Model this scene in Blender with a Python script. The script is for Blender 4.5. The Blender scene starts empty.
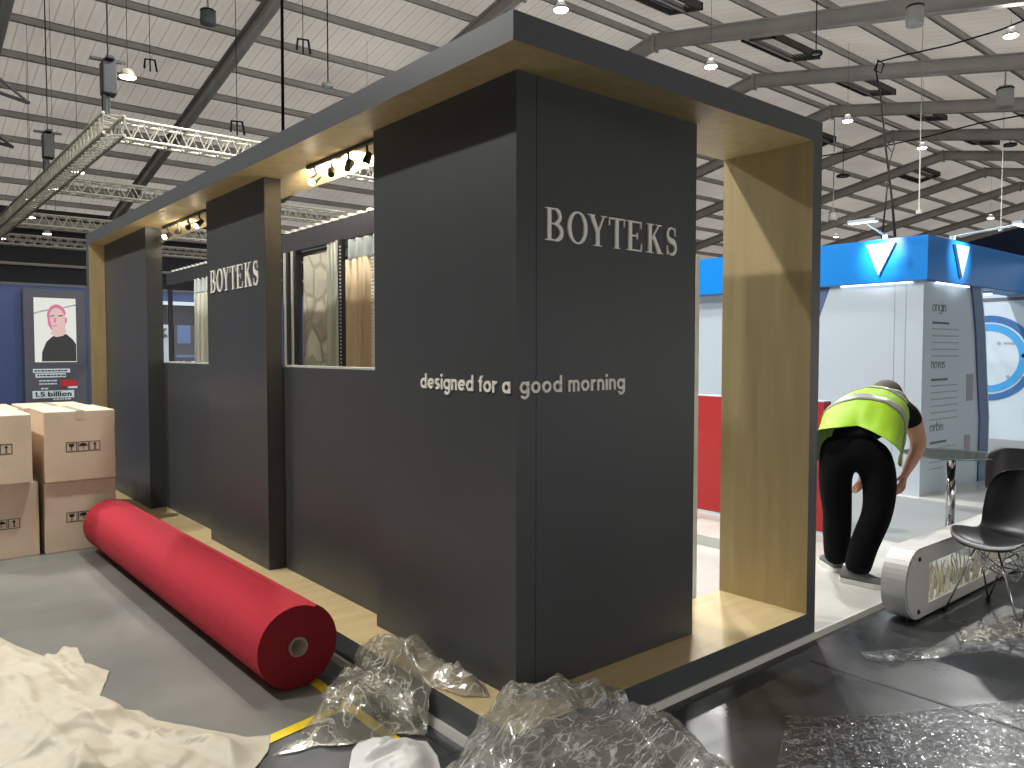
import bpy, bmesh, math, random
from mathutils import Vector, Matrix, noise
PI = math.pi
random.seed(7)
S = bpy.context.scene
C = S.collection

# ------------------------------------------------------------------ materials
def lin(c):
    return tuple(((v/255.0)/12.92 if v <= 10.3 else (((v/255.0)+0.055)/1.055)**2.4) for v in c) + (1.0,)

def mat(name, rgb, rough=0.5, metal=0.0, spec=0.5, emit=None, estr=1.0, noise_amt=0.0, noise_scale=5.0, bump=0.0, bscale=40.0, coat=0.0, rgb2=None, detail=4.0, nstretch=None):
    m = bpy.data.materials.new(name); m.use_nodes = True
    nt = m.node_tree; b = nt.nodes['Principled BSDF']
    col = lin(rgb)
    b.inputs['Base Color'].default_value = col
    b.inputs['Roughness'].default_value = rough
    b.inputs['Metallic'].default_value = metal
    b.inputs['Specular IOR Level'].default_value = spec
    b.inputs['Coat Weight'].default_value = coat
    if emit:
        b.inputs['Emission Color'].default_value = lin(emit)
        b.inputs['Emission Strength'].default_value = estr
    tc = nt.nodes.new('ShaderNodeTexCoord')
    if noise_amt > 0 or rgb2:
        mp = nt.nodes.new('ShaderNodeMapping'); nt.links.new(tc.outputs['Object'], mp.inputs[0])
        if nstretch: mp.inputs['Scale'].default_value = nstretch
        n = nt.nodes.new('ShaderNodeTexNoise'); n.inputs['Scale'].default_value = noise_scale; n.inputs['Detail'].default_value = detail
        nt.links.new(mp.outputs[0], n.inputs['Vector'])
        r = nt.nodes.new('ShaderNodeValToRGB')
        r.color_ramp.elements[0].position = 0.3; r.color_ramp.elements[1].position = 0.7
        if rgb2:
            r.color_ramp.elements[0].color = lin(rgb2); r.color_ramp.elements[1].color = col
        else:
            r.color_ramp.elements[0].color = tuple(v*(1-noise_amt) for v in col[:3]) + (1,)
            r.color_ramp.elements[1].color = tuple(min(1, v*(1+noise_amt)) for v in col[:3]) + (1,)
        nt.links.new(n.outputs['Fac'], r.inputs[0]); nt.links.new(r.outputs[0], b.inputs['Base Color'])
    if bump > 0:
        n2 = nt.nodes.new('ShaderNodeTexNoise'); n2.inputs['Scale'].default_value = bscale; n2.inputs['Detail'].default_value = 5
        nt.links.new(tc.outputs['Object'], n2.inputs['Vector'])
        bp = nt.nodes.new('ShaderNodeBump'); bp.inputs['Strength'].default_value = bump; bp.inputs['Distance'].default_value = 0.01
        nt.links.new(n2.outputs['Fac'], bp.inputs['Height']); nt.links.new(bp.outputs[0], b.inputs['Normal'])
    return m

def mat_wood(name, rgb, rgb2, rough=0.45, stretch=(3, 3, 0.35)):
    m = mat(name, rgb, rough=rough, rgb2=rgb2, noise_scale=4.5, nstretch=stretch, detail=8)
    return m

def mat_floor(joints=True, c0=(40, 43, 45), c1=(64, 67, 68), name='dark_hall_floor_tiles', r0=.22, r1=.42):
    m = mat(name, (88, 88, 84), rough=0.38)
    nt = m.node_tree; b = nt.nodes['Principled BSDF']; L = nt.links
    tc = nt.nodes.new('ShaderNodeTexCoord')
    n = nt.nodes.new('ShaderNodeTexNoise'); n.inputs['Scale'].default_value = 0.9; n.inputs['Detail'].default_value = 7
    L.new(tc.outputs['Object'], n.inputs['Vector'])
    r = nt.nodes.new('ShaderNodeValToRGB')
    r.color_ramp.elements[0].position = 0.35; r.color_ramp.elements[0].color = lin(c0)
    r.color_ramp.elements[1].position = 0.68; r.color_ramp.elements[1].color = lin(c1)
    L.new(n.outputs['Fac'], r.inputs[0])
    # panel joints of the slabs
    br = nt.nodes.new('ShaderNodeTexBrick'); br.offset = 0.0
    br.inputs['Scale'].default_value = 1.0; br.inputs['Brick Width'].default_value = 0.62; br.inputs['Row Height'].default_value = 0.62
    br.inputs['Mortar Size'].default_value = 0.004; br.inputs['Mortar Smooth'].default_value = 0.0
    br.inputs['Color1'].default_value = (1, 1, 1, 1); br.inputs['Color2'].default_value = (0.98, 0.98, 0.98, 1); br.inputs['Mortar'].default_value = (0.5, 0.5, 0.5, 1)
    mp = nt.nodes.new('ShaderNodeMapping'); mp.inputs['Location'].default_value = (0.1, 0.0, 0)
    L.new(tc.outputs['Object'], mp.inputs[0]); L.new(mp.outputs[0], br.inputs['Vector'])
    mx = nt.nodes.new('ShaderNodeMix'); mx.data_type = 'RGBA'; mx.blend_type = 'MULTIPLY'; mx.inputs[0].default_value = 0.9 if joints else 0.0
    L.new(r.outputs[0], mx.inputs[6]); L.new(br.outputs['Color'], mx.inputs[7]); L.new(mx.outputs[2], b.inputs['Base Color'])
    n2 = nt.nodes.new('ShaderNodeTexNoise'); n2.inputs['Scale'].default_value = 2.5; n2.inputs['Detail'].default_value = 8
    L.new(tc.outputs['Object'], n2.inputs['Vector'])
    mr = nt.nodes.new('ShaderNodeMapRange'); mr.inputs['From Min'].default_value = 0.3; mr.inputs['From Max'].default_value = 0.7
    mr.inputs['To Min'].default_value = r0; mr.inputs['To Max'].default_value = r1
    L.new(n2.outputs['Fac'], mr.inputs[0]); L.new(mr.outputs[0], b.inputs['Roughness'])
    return m

def mat_roof():
    # translucent profiled roof sheeting with standing ribs every 0.35 m; translucency added so sky light brightens the underside evenly
    m = bpy.data.materials.new('profiled_roof_sheet'); m.use_nodes = True
    nt = m.node_tree; L = nt.links
    for n in list(nt.nodes): nt.nodes.remove(n)
    out = nt.nodes.new('ShaderNodeOutputMaterial')
    tc = nt.nodes.new('ShaderNodeTexCoord'); sx = nt.nodes.new('ShaderNodeSeparateXYZ'); L.new(tc.outputs['Object'], sx.inputs[0])
    def saw(period, off=0.0):
        d = nt.nodes.new('ShaderNodeMath'); d.operation = 'MULTIPLY_ADD'; d.inputs[1].default_value = 1/period; d.inputs[2].default_value = off
        L.new(sx.outputs['X'], d.inputs[0])
        f = nt.nodes.new('ShaderNodeMath'); f.operation = 'FRACT'; L.new(d.outputs[0], f.inputs[0]); return f
    f = saw(0.35, 0.0)
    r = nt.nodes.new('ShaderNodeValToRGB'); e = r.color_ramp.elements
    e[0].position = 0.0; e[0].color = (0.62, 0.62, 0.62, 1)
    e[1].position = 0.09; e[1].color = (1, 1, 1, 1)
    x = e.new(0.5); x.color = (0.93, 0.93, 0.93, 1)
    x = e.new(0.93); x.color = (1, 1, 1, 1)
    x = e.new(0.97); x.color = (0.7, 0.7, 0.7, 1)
    L.new(f.outputs[0], r.inputs[0])
    n = nt.nodes.new('ShaderNodeTexNoise'); n.inputs['Scale'].default_value = 0.35; n.inputs['Detail'].default_value = 5
    L.new(tc.outputs['Object'], n.inputs['Vector'])
    r2 = nt.nodes.new('ShaderNodeValToRGB')
    r2.color_ramp.elements[0].position = 0.3; r2.color_ramp.elements[0].color = lin((166, 160, 153))
    r2.color_ramp.elements[1].position = 0.7; r2.color_ramp.elements[1].color = lin((188, 182, 174))
    L.new(n.outputs['Fac'], r2.inputs[0])
    mx = nt.nodes.new('ShaderNodeMix'); mx.data_type = 'RGBA'; mx.blend_type = 'MULTIPLY'; mx.inputs[0].default_value = 1
    L.new(r.outputs[0], mx.inputs[6]); L.new(r2.outputs[0], mx.inputs[7])
    d = nt.nodes.new('ShaderNodeBsdfDiffuse'); t = nt.nodes.new('ShaderNodeBsdfTranslucent')
    L.new(mx.outputs[2], d.inputs['Color']); L.new(mx.outputs[2], t.inputs['Color'])
    ms = nt.nodes.new('ShaderNodeMixShader'); ms.inputs[0].default_value = 0.5
    L.new(d.outputs[0], ms.inputs[1]); L.new(t.outputs[0], ms.inputs[2]); L.new(ms.outputs[0], out.inputs[0])
    return m

def mat_film(name, cover=0.35, gloss=0.09, tint=(225, 225, 218), scale=14.0, stretch=(1, 1, 1)):
    # thin crumpled polythene: mostly see-through, whitish where creased, glossy
    m = bpy.data.materials.new(name); m.use_nodes = True
    nt = m.node_tree; L = nt.links; b = nt.nodes['Principled BSDF']; out = nt.nodes['Material Output']
    b.inputs['Base Color'].default_value = lin(tint); b.inputs['Roughness'].default_value = 0.12
    b.inputs['Specular IOR Level'].default_value = 0.8
    tr = nt.nodes.new('ShaderNodeBsdfTransparent'); tr.inputs[0].default_value = (0.97, 0.97, 0.95, 1)
    tc = nt.nodes.new('ShaderNodeTexCoord')
    mp = nt.nodes.new('ShaderNodeMapping'); mp.inputs['Scale'].default_value = stretch; mp.inputs['Rotation'].default_value = (0, 0, 0.6)
    L.new(tc.outputs['Object'], mp.inputs[0])
    n = nt.nodes.new('ShaderNodeTexNoise'); n.inputs['Scale'].default_value = scale; n.inputs['Detail'].default_value = 3.5; n.inputs['Distortion'].default_value = 0.7
    L.new(mp.outputs[0], n.inputs['Vector'])
    # ridges |n-0.5|
    s = nt.nodes.new('ShaderNodeMath'); s.operation = 'SUBTRACT'; s.inputs[1].default_value = 0.5; L.new(n.outputs['Fac'], s.inputs[0])
    a = nt.nodes.new('ShaderNodeMath'); a.operation = 'ABSOLUTE'; L.new(s.outputs[0], a.inputs[0])
    mr = nt.nodes.new('ShaderNodeMapRange'); mr.inputs['From Min'].default_value = 0.0; mr.inputs['From Max'].default_value = 0.028
    mr.inputs['To Min'].default_value = min(1.0, cover+0.5); mr.inputs['To Max'].default_value = cover
    L.new(a.outputs[0], mr.inputs[0])
    fr = nt.nodes.new('ShaderNodeLayerWeight'); fr.inputs[0].default_value = 0.35
    ad = nt.nodes.new('ShaderNodeMath'); ad.operation = 'MULTIPLY_ADD'; ad.inputs[1].default_value = 0.22; ad.use_clamp = True
    L.new(fr.outputs['Facing'], ad.inputs[0]); L.new(mr.outputs[0], ad.inputs[2])
    bp = nt.nodes.new('ShaderNodeBump'); bp.inputs['Strength'].default_value = 0.8; bp.inputs['Distance'].default_value = 0.012
    L.new(n.outputs['Fac'], bp.inputs['Height']); L.new(bp.outputs[0], b.inputs['Normal']); L.new(bp.outputs[0], fr.inputs['Normal'])
    gl = nt.nodes.new('ShaderNodeBsdfGlossy'); gl.inputs['Roughness'].default_value = 0.1; L.new(bp.outputs[0], gl.inputs['Normal'])
    gf = nt.nodes.new('ShaderNodeMath'); gf.operation = 'MULTIPLY_ADD'; gf.inputs[1].default_value = 0.55; gf.inputs[2].default_value = gloss; gf.use_clamp = True
    L.new(fr.outputs['Fresnel'], gf.inputs[0])
    m1 = nt.nodes.new('ShaderNodeMixShader'); L.new(gf.outputs[0], m1.inputs[0]); L.new(tr.outputs[0], m1.inputs[1]); L.new(gl.outputs[0], m1.inputs[2])
    ms = nt.nodes.new('ShaderNodeMixShader'); L.new(mr.outputs[0], ms.inputs[0]); L.new(m1.outputs[0], ms.inputs[1]); L.new(b.outputs[0], ms.inputs[2])
    L.new(ms.outputs[0], out.inputs[0])
    return m

def mat_glass(name, tint=(235, 245, 240), alpha=0.22, rough=0.03):
    m = bpy.data.materials.new(name); m.use_nodes = True
    nt = m.node_tree; L = nt.links; out = nt.nodes['Material Output']; b = nt.nodes['Principled BSDF']
    b.inputs['Base Color'].default_value = lin(tint); b.inputs['Roughness'].default_value = rough; b.inputs['Specular IOR Level'].default_value = 0.9
    tr = nt.nodes.new('ShaderNodeBsdfTransparent'); tr.inputs[0].default_value = (.975, .985, .98, 1)
    fr = nt.nodes.new('ShaderNodeLayerWeight'); fr.inputs[0].default_value = 0.4
    ad = nt.nodes.new('ShaderNodeMath'); ad.operation = 'MULTIPLY_ADD'; ad.inputs[1].default_value = 0.08; ad.inputs[2].default_value = alpha; ad.use_clamp = True
    L.new(fr.outputs['Facing'], ad.inputs[0])
    ms = nt.nodes.new('ShaderNodeMixShader'); L.new(ad.outputs[0], ms.inputs[0]); L.new(tr.outputs[0], ms.inputs[1]); L.new(b.outputs[0], ms.inputs[2])
    L.new(ms.outputs[0], out.inputs[0])
    return m

def mat_quilt():
    m = mat('quilted_mattress_fabric', (214, 204, 176), rough=0.7)
    nt = m.node_tree; L = nt.links; b = nt.nodes['Principled BSDF']
    tc = nt.nodes.new('ShaderNodeTexCoord'); mp = nt.nodes.new('ShaderNodeMapping'); mp.inputs['Scale'].default_value = (1, 2.4, 2.0)
    L.new(tc.outputs['Object'], mp.inputs[0])
    v = nt.nodes.new('ShaderNodeTexVoronoi'); v.feature = 'DISTANCE_TO_EDGE'; v.inputs['Scale'].default_value = 1.6
    L.new(mp.outputs[0], v.inputs['Vector'])
    r = nt.nodes.new('ShaderNodeValToRGB'); r.color_ramp.elements[0].color = lin((168, 162, 138)); r.color_ramp.elements[0].position = 0.02
    r.color_ramp.elements[1].color = lin((198, 194, 174)); r.color_ramp.elements[1].position = 0.09
    L.new(v.outputs['Distance'], r.inputs[0]); L.new(r.outputs[0], b.inputs['Base Color'])
    bp = nt.nodes.new('ShaderNodeBump'); bp.inputs['Strength'].default_value = 1.0; bp.inputs['Distance'].default_value = 0.05
    L.new(v.outputs['Distance'], bp.inputs['Height']); L.new(bp.outputs[0], b.inputs['Normal'])
    return m

M = {}
M['floor'] = mat_floor()
M['floor_light'] = mat_floor(False, (96, 97, 94), (120, 119, 113), 'pale_grey_floor_vinyl', .34, .5)
M['roof'] = mat_roof()
M['steel'] = mat('grey_painted_steel', (172, 168, 162), rough=0.55, noise_amt=0.08, noise_scale=1.5)
M['purlin'] = mat('galvanised_purlin', (176, 170, 164), rough=0.6, noise_amt=0.08, noise_scale=2)
M['wall_dark'] = mat('dark_hall_wall', (52, 53, 58), rough=0.8, noise_amt=0.1, noise_scale=0.5)
M['wall_navy'] = mat('dark_blue_hall_wall', (40, 56, 92), rough=0.8)
M['dark'] = mat('charcoal_laminate', (68, 70, 71), rough=0.42, spec=0.45, noise_amt=0.05, noise_scale=2.0)
M['darktop'] = mat('charcoal_fascia_laminate', (80, 84, 86), rough=0.4, spec=0.45, noise_amt=0.04, noise_scale=2.0)
M['wood'] = mat_wood('birch_veneer', (198, 178, 132), (180, 160, 114))
M['ply'] = mat_wood('birch_veneer_flat', (216, 196, 148), (200, 178, 130), stretch=(0.5, 3, 3))
M['white'] = mat('white_laminate', (186, 200, 211), rough=0.35)
M['whitefloor'] = mat('white_gloss_platform_floor', (196, 198, 192), rough=0.22, noise_amt=0.07, noise_scale=3)
M['carpet'] = mat('grey_carpet', (136, 142, 144), rough=0.9, bump=0.3, bscale=200)
M['alu'] = mat('brushed_aluminium', (204, 204, 196), rough=0.4, metal=0.15)
M['letter'] = mat('cream_acrylic_letter', (252, 250, 240), rough=0.4)
M['black'] = mat('black_plastic', (22, 22, 24), rough=0.45)
M['blackmetal'] = mat('black_metal', (34, 34, 36), rough=0.4, metal=0.3)
M['rubber'] = mat('black_cable_rubber', (20, 20, 22), rough=0.95, spec=0.1)
M['chrome'] = mat('chrome', (215, 215, 215), rough=0.08, metal=1.0)
M['red'] = mat('red_carpet_pile', (172, 26, 46), rough=0.9, noise_amt=0.12, noise_scale=60, bump=0.35, bscale=350)
M['redend'] = mat('rolled_red_carpet_end', (124, 10, 22), rough=0.9, bump=0.6, bscale=150)
M['cardtube'] = mat('grey_cardboard_tube', (150, 138, 122), rough=0.8)
M['card'] = mat('brown_cardboard', (216, 196, 170), rough=0.7, noise_amt=0.06, noise_scale=4)
M['tape'] = mat('clear_packing_tape', (212, 196, 172), rough=0.15)
M['ink'] = mat('black_ink', (30, 28, 24), rough=0.7)
M['yellow'] = mat('yellow_floor_tape', (226, 196, 30), rough=0.45, noise_amt=0.12, noise_scale=12)
M['cloth'] = mat('cream_dust_sheet', (172, 166, 148), rough=0.5, bump=0.3, bscale=22)
M['bag'] = mat('white_plastic_bag', (222, 224, 222), rough=0.4, bump=0.3, bscale=25)
M['film'] = mat_film('clear_stretch_film', 0.13, scale=4.5, tint=(240, 240, 236), stretch=(1, 5.0, 1))
M['film2'] = mat_film('clear_polythene', 0.13, tint=(232, 230, 214), scale=9)
M['film3'] = mat_film('floor_protection_film', 0.05, gloss=0.04, tint=(220, 226, 232), scale=22)
M['truss'] = mat('aluminium_truss_tube', (160, 156, 142), rough=0.4, metal=0.15)
M['navy'] = mat('navy_blue_panel', (48, 62, 100), rough=0.5)
M['screenframe'] = mat('dark_grey_display_frame', (70, 72, 80), rough=0.4)
M['blue'] = mat('bright_blue_fascia', (0, 128, 216), rough=0.35)
M['navytrim'] = mat('slate_blue_trim', (84, 104, 142), rough=0.4)
M['ringdark'] = mat('deep_blue_print', (44, 96, 152), rough=0.5)
M['ringlight'] = mat('sky_blue_print', (56, 146, 206), rough=0.5)
M['textgrey'] = mat('grey_print', (150, 153, 160), rough=0.6)
M['textdark'] = mat('dark_grey_print', (92, 94, 102), rough=0.6)
M['redpanel'] = mat('red_panel', (168, 34, 36), rough=0.45)
M['chair'] = mat('black_moulded_shell', (30, 31, 33), rough=0.38)
M['glass'] = mat_glass('clear_glass', alpha=0.04)
M['glassedge'] = mat('green_glass_edge', (70, 104, 96), rough=.15)
M['acryl'] = mat_glass('clear_acrylic_sheet', tint=(246, 244, 238), alpha=0.04)
M['capsule'] = mat('satin_white_lacquer', (206, 206, 202), rough=0.3)
M['grass'] = mat('dried_reed', (216, 204, 176), rough=0.8, noise_amt=0.2, noise_scale=20)
M['skin'] = mat('skin', (196, 146, 122), rough=0.55)
M['hair'] = mat('grey_brown_hair', (84, 78, 76), rough=0.8, bump=0.6, bscale=120)
M['vest'] = mat('fluorescent_yellow_fabric', (142, 186, 2), rough=0.6, bump=0.3, bscale=18)
M['reflect'] = mat('grey_reflective_tape', (136, 138, 130), rough=0.4)
M['trouser'] = mat('black_trouser_cloth', (7, 8, 12), rough=0.9, spec=0.15, bump=0.3, bscale=14)
M['shirt'] = mat('black_cotton', (14, 15, 19), rough=0.9, spec=0.2)
M['shoe'] = mat('grey_trainer_fabric', (96, 98, 100), rough=0.7)
M['sole'] = mat('white_rubber_sole', (214, 214, 208), rough=0.5)
M['quilt'] = mat_quilt()
M['drape_tan'] = mat('tan_drape', (204, 182, 148), rough=0.8, noise_amt=0.12, noise_scale=3, nstretch=(6, 6, 0.5))
M['drape_grey'] = mat('grey_green_drape', (176, 176, 158), rough=0.8, noise_amt=0.15, noise_scale=3, nstretch=(6, 6, 0.5))
M['drape_pale'] = mat('pale_header_fabric', (190, 200, 196), rough=0.8)
M['ribwhite'] = mat('ribbed_white_fabric', (226, 222, 210), rough=0.8)
M['vent'] = mat('dark_vent_frame', (70, 68, 66), rough=0.7)
M['speaker'] = mat('light_grey_speaker', (176, 176, 170), rough=0.5)
M['speakerdark'] = mat('dark_grey_speaker', (96, 98, 104), rough=0.5)
def emis(name, rgb, s): return mat(name, (240, 240, 240), emit=rgb, estr=s)
M['lamp'] = emis('lit_lamp_lens', (255, 250, 236), 14)
M['lampwarm'] = emis('lit_spot_lens', (255, 236, 205), 40)
M['led'] = emis('lit_led_bar', (236, 246, 255), 3.2)
M['scr_bg'] = emis('lit_screen_backdrop', (236, 238, 228), 0.85)
M['scr_pink'] = emis('lit_screen_pink_light', (236, 120, 160), 0.75)
M['scr_skin'] = emis('lit_screen_face', (238, 200, 196), 0.8)
M['scr_dark'] = emis('lit_screen_dark_clothes', (30, 30, 34), 0.35)
for k in ('scr_dark', 'scr_bg', 'scr_skin', 'scr_pink'):
    M[k].node_tree.nodes['Principled BSDF'].inputs['Base Color'].default_value = (0.02, 0.02, 0.02, 1)

# ------------------------------------------------------------------ mesh builder
class MB:
    def __init__(s): s.v = []; s.f = []; s.m = []
    def add(s, verts, faces, mi=0):
        o = len(s.v); s.v += [tuple(v) for v in verts]
        for i, f in enumerate(faces):
            s.f.append(tuple(a+o for a in f)); s.m.append(mi[i] if isinstance(mi, (list, tuple)) else mi)
    def box(s, x0, y0, z0, x1, y1, z1, mi=0):
        # face order: bottom, top, -y, +x, +y, -x
        vs = [(x0,y0,z0),(x1,y0,z0),(x1,y1,z0),(x0,y1,z0),(x0,y0,z1),(x1,y0,z1),(x1,y1,z1),(x0,y1,z1)]
        s.add(vs, [(0,3,2,1),(4,5,6,7),(0,1,5,4),(1,2,6,5),(2,3,7,6),(3,0,4,7)], mi)
    def prism(s, poly, lo, hi, axis='z', mi=0, side=None):
        n = len(poly)
        def P(a, b, h):
            return (a, b, h) if axis == 'z' else ((a, h, b) if axis == 'y' else (h, a, b))
        vs = [P(a, b, lo) for a, b in poly] + [P(a, b, hi) for a, b in poly]
        fs = [tuple(range(n))[::-1], tuple(range(n, 2*n))] + [(i, (i+1) % n, n+(i+1) % n, n+i) for i in range(n)]
        if isinstance(mi, int): mis = mi
        else: mis = list(mi) + list(side)
        s.add(vs, fs, mis)
    def tube(s, a, b, r, n=8, r2=None, mi=0, cap=True):
        a = Vector(a); b = Vector(b); d = b-a
        if d.length < 1e-7: return
        d.normalize(); u = d.orthogonal().normalized(); w = d.cross(u); r2 = r if r2 is None else r2
        vs = [a+(u*math.cos(2*PI*i/n)+w*math.sin(2*PI*i/n))*r for i in range(n)] + [b+(u*math.cos(2*PI*i/n)+w*math.sin(2*PI*i/n))*r2 for i in range(n)]
        fs = [(i, (i+1) % n, n+(i+1) % n, n+i) for i in range(n)]
        if cap: fs += [tuple(range(n))[::-1], tuple(range(n, 2*n))]
        s.add(vs, fs, mi)
    def path(s, pts, r, n=8, mi=0):
        pts = [Vector(p) for p in pts]; rings = []
        up = None
        for i, p in enumerate(pts):
            d = (pts[min(i+1, len(pts)-1)]-pts[max(i-1, 0)]).normalized()
            if up is None: up = d.orthogonal().normalized()
            up = (up - d*up.dot(d)).normalized(); w = d.cross(up)
            rr = r[i] if isinstance(r, (list, tuple)) else r
            rings.append([p+(up*math.cos(2*PI*k/n)+w*math.sin(2*PI*k/n))*rr for k in range(n)])
        s.loft(rings, mi=mi)
    def loft(s, rings, mi=0, cap=True, closed=True):
        n = len(rings[0]); vs = [v for r in rings for v in r]; fs = []
        for i in range(len(rings)-1):
            for k in range(n if closed else n-1):
                fs.append((i*n+k, i*n+(k+1) % n, (i+1)*n+(k+1) % n, (i+1)*n+k))
        if cap and closed:
            fs.append(tuple(range(n))[::-1]); fs.append(tuple(range((len(rings)-1)*n, len(rings)*n)))
        s.add(vs, fs, mi)
    def lathe(s, prof, c=(0,0,0), n=24, mi=0, axis='z'):
        rings = []
        for r, h in prof:
            ring = []
            for k in range(n):
                a = 2*PI*k/n
                p = (r*math.cos(a), r*math.sin(a), h)
                if axis == 'y': p = (p[0], h, p[1])
                if axis == 'x': p = (h, p[0], p[1])
                ring.append(Vector(p)+Vector(c))
            rings.append(ring)
        s.loft(rings, mi=mi)
    def bar(s, a, b, w, h, mi=0):      # rectangular bar between two points, h measured vertically
        a = Vector(a); b = Vector(b); d = (b-a).normalized()
        side = d.cross(Vector((0,0,1)))
        if side.length < 1e-4: side = Vector((1,0,0))
        side.normalize(); up = side.cross(d).normalized()
        vs = []
        for p in (a, b):
            for sx, sz in ((-1,-1),(1,-1),(1,1),(-1,1)): vs.append(p+side*sx*w/2+up*sz*h/2)
        s.add(vs, [(0,1,2,3),(7,6,5,4),(0,4,5,1),(1,5,6,2),(2,6,7,3),(3,7,4,0)], mi)
    def build(s, name, mats, parent=None, smooth=False, bevel=0, loc=None, props=None, solid=0, subsurf=0, recalc=True, angle=None):
        me = bpy.data.meshes.new(name)
        off = Vector((0,0,0))
        if loc is not None: off = Vector(loc)
        elif parent is not None and parent.get('_world') == 1:
            p = parent
            while p is not None: off += p.location; p = p.parent
        me.from_pydata([tuple(Vector(v)-off) for v in s.v], [], s.f)
        if not isinstance(mats, (list, tuple)): mats = [mats]
        for m in mats: me.materials.append(m)
        for p, mi in zip(me.polygons, s.m): p.material_index = mi; p.use_smooth = smooth
        if recalc:
            bm = bmesh.new(); bm.from_mesh(me); bmesh.ops.recalc_face_normals(bm, faces=bm.faces); bm.to_mesh(me); bm.free()
        me.update()
        o = bpy.data.objects.new(name, me); C.objects.link(o)
        if parent is not None: o.parent = parent
        if parent is not None and parent.get('_world') == 1: o['_world'] = 1
        if loc is not None: o.location = loc
        if solid:
            md = o.modifiers.new('solid', 'SOLIDIFY'); md.thickness = solid; md.offset = 0
        if bevel:
            md = o.modifiers.new('bevel', 'BEVEL'); md.width = bevel; md.segments = 2; md.limit_method = 'ANGLE'
        if subsurf:
            md = o.modifiers.new('sub', 'SUBSURF'); md.levels = subsurf; md.render_levels = subsurf
        if props:
            for k, v in props.items(): o[k] = v
        return o

def tag(o, label=None, cat=None, group=None, kind=None):
    if label: o['label'] = label
    if cat: o['category'] = cat
    if group: o['group'] = group
    if kind: o['kind'] = kind
    return o
def thing(name, label, cat, loc, group=None, rz=0.0):
    o = bpy.data.objects.new(name, None); C.objects.link(o); o.location = loc; o.rotation_euler = (0, 0, rz)
    o.empty_display_size = 0.1; o['_world'] = 1
    return tag(o, label, cat, group)
def copy_tree(o, parent=None):
    c = o.copy(); C.objects.link(c); c.parent = parent
    for ch in list(o.children): copy_tree(ch, c)
    return c
def struct(mb, name, mats, **k):
    return tag(mb.build(name, mats, **k), kind='structure')

# ------------------------------------------------------------------ camera (phone held at eye height)
cam_d = bpy.data.cameras.new('camera'); cam = bpy.data.objects.new('camera', cam_d); C.objects.link(cam)
cam_d.sensor_width = 36; cam_d.lens = 776/1024*36; cam_d.clip_end = 300
yaw = math.atan(930/776); pitch = math.atan(32/776)
Fh = Vector((math.cos(yaw), math.sin(yaw), 0)); Rv = Vector((math.sin(yaw), -math.cos(yaw), 0)); Uz = Vector((0,0,1))
Fd = Fh*math.cos(pitch)-Uz*math.sin(pitch); Up = Uz*math.cos(pitch)+Fh*math.sin(pitch)
R3 = Matrix((Rv, Up, -Fd)).transposed()
cam.matrix_world = Matrix.Translation((0, 0, 1.6)) @ R3.to_4x4()
S.camera = cam

# ------------------------------------------------------------------ hall shell
YR, ZR, SL = 15.3, 10.6, 0.2          # ridge position, underside of rafters at ridge, roof slope
def zr(y, off=0.0): return ZR+off-SL*abs(y-YR)
XA, XB, YA, YB = -10.0, 62.0, -9.0, 36.0
mb = MB(); mb.box(XA, YA, -0.1, XB, YB, 0.0); struct(mb, 'floor', M['floor'])
mb = MB(); mb.prism([(XA+.3, 2.2), (1.13, 3.03), (1.638, 3.12), (1.638, 34.9), (XA+.3, 34.9)], 0.0, .001); struct(mb, 'floor', M['floor_light'])
mb = MB()
for y0, y1 in ((YA, YR), (YR, YB)):
    mb.add([(XA, y0, zr(y0, 0.66)), (XB, y0, zr(y0, 0.66)), (XB, y1, zr(y1, 0.66)), (XA, y1, zr(y1, 0.66))], [(0,1,2,3)])
struct(mb, 'ceiling', M['roof'], recalc=False)
mb = MB(); mb.box(XA, 35.4, 0, XB, 35.6, 7.2); struct(mb, 'wall_back', M['wall_dark'])
mb = MB(); mb.prism([(YA, 0), (YB, 0), (YB, zr(YB, .6)), (YR, ZR+.6), (YA, zr(YA, .6))], 61.5, 61.7, axis='x'); struct(mb, 'wall_right', M['wall_navy'])
mb = MB(); mb.prism([(YA, 0), (YB, 0), (YB, zr(YB, .6)), (YR, ZR+.6), (YA, zr(YA, .6))], XA, XA+.2, axis='x'); struct(mb, 'wall_left', M['wall_dark'])
mb = MB(); mb.box(XA, YA, 2.7, XB, YA+.2, zr(YA, .6)); struct(mb, 'wall_front', M['wall_dark'])  # unseen wall, left open below to let added front light reach the stand
tn = 0
def trim(mb, mats, **k):
    global tn; tn += 1
    return struct(mb, 'trim_%d' % tn, mats, **k)
# rafters: I-section haunched beams in two slopes with a ridge plate
for k in range(-2, 12):
    X = 2.7+5.2*k
    if X > 60: break
    mb = MB()
    for y0, y1 in ((YA, YR), (YR, 35.4)):
        a = lambda y, o: (y, zr(y, o))
        # web
        mb.prism([(y0, zr(y0, 0)), (y1, zr(y1, 0)), (y1, zr(y1, .42)), (y0, zr(y0, .42))], X-.012, X+.012, axis='x')
        for o in (0, .4):
            mb.prism([(y0, zr(y0, o)), (y1, zr(y1, o)), (y1, zr(y1, o+.025)), (y0, zr(y0, o+.025))], X-.11, X+.11, axis='x')
    mb.box(X-.13, YR-.03, ZR-.08, X+.13, YR+.03, ZR+.44)
    trim(mb, M['steel'])
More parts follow.
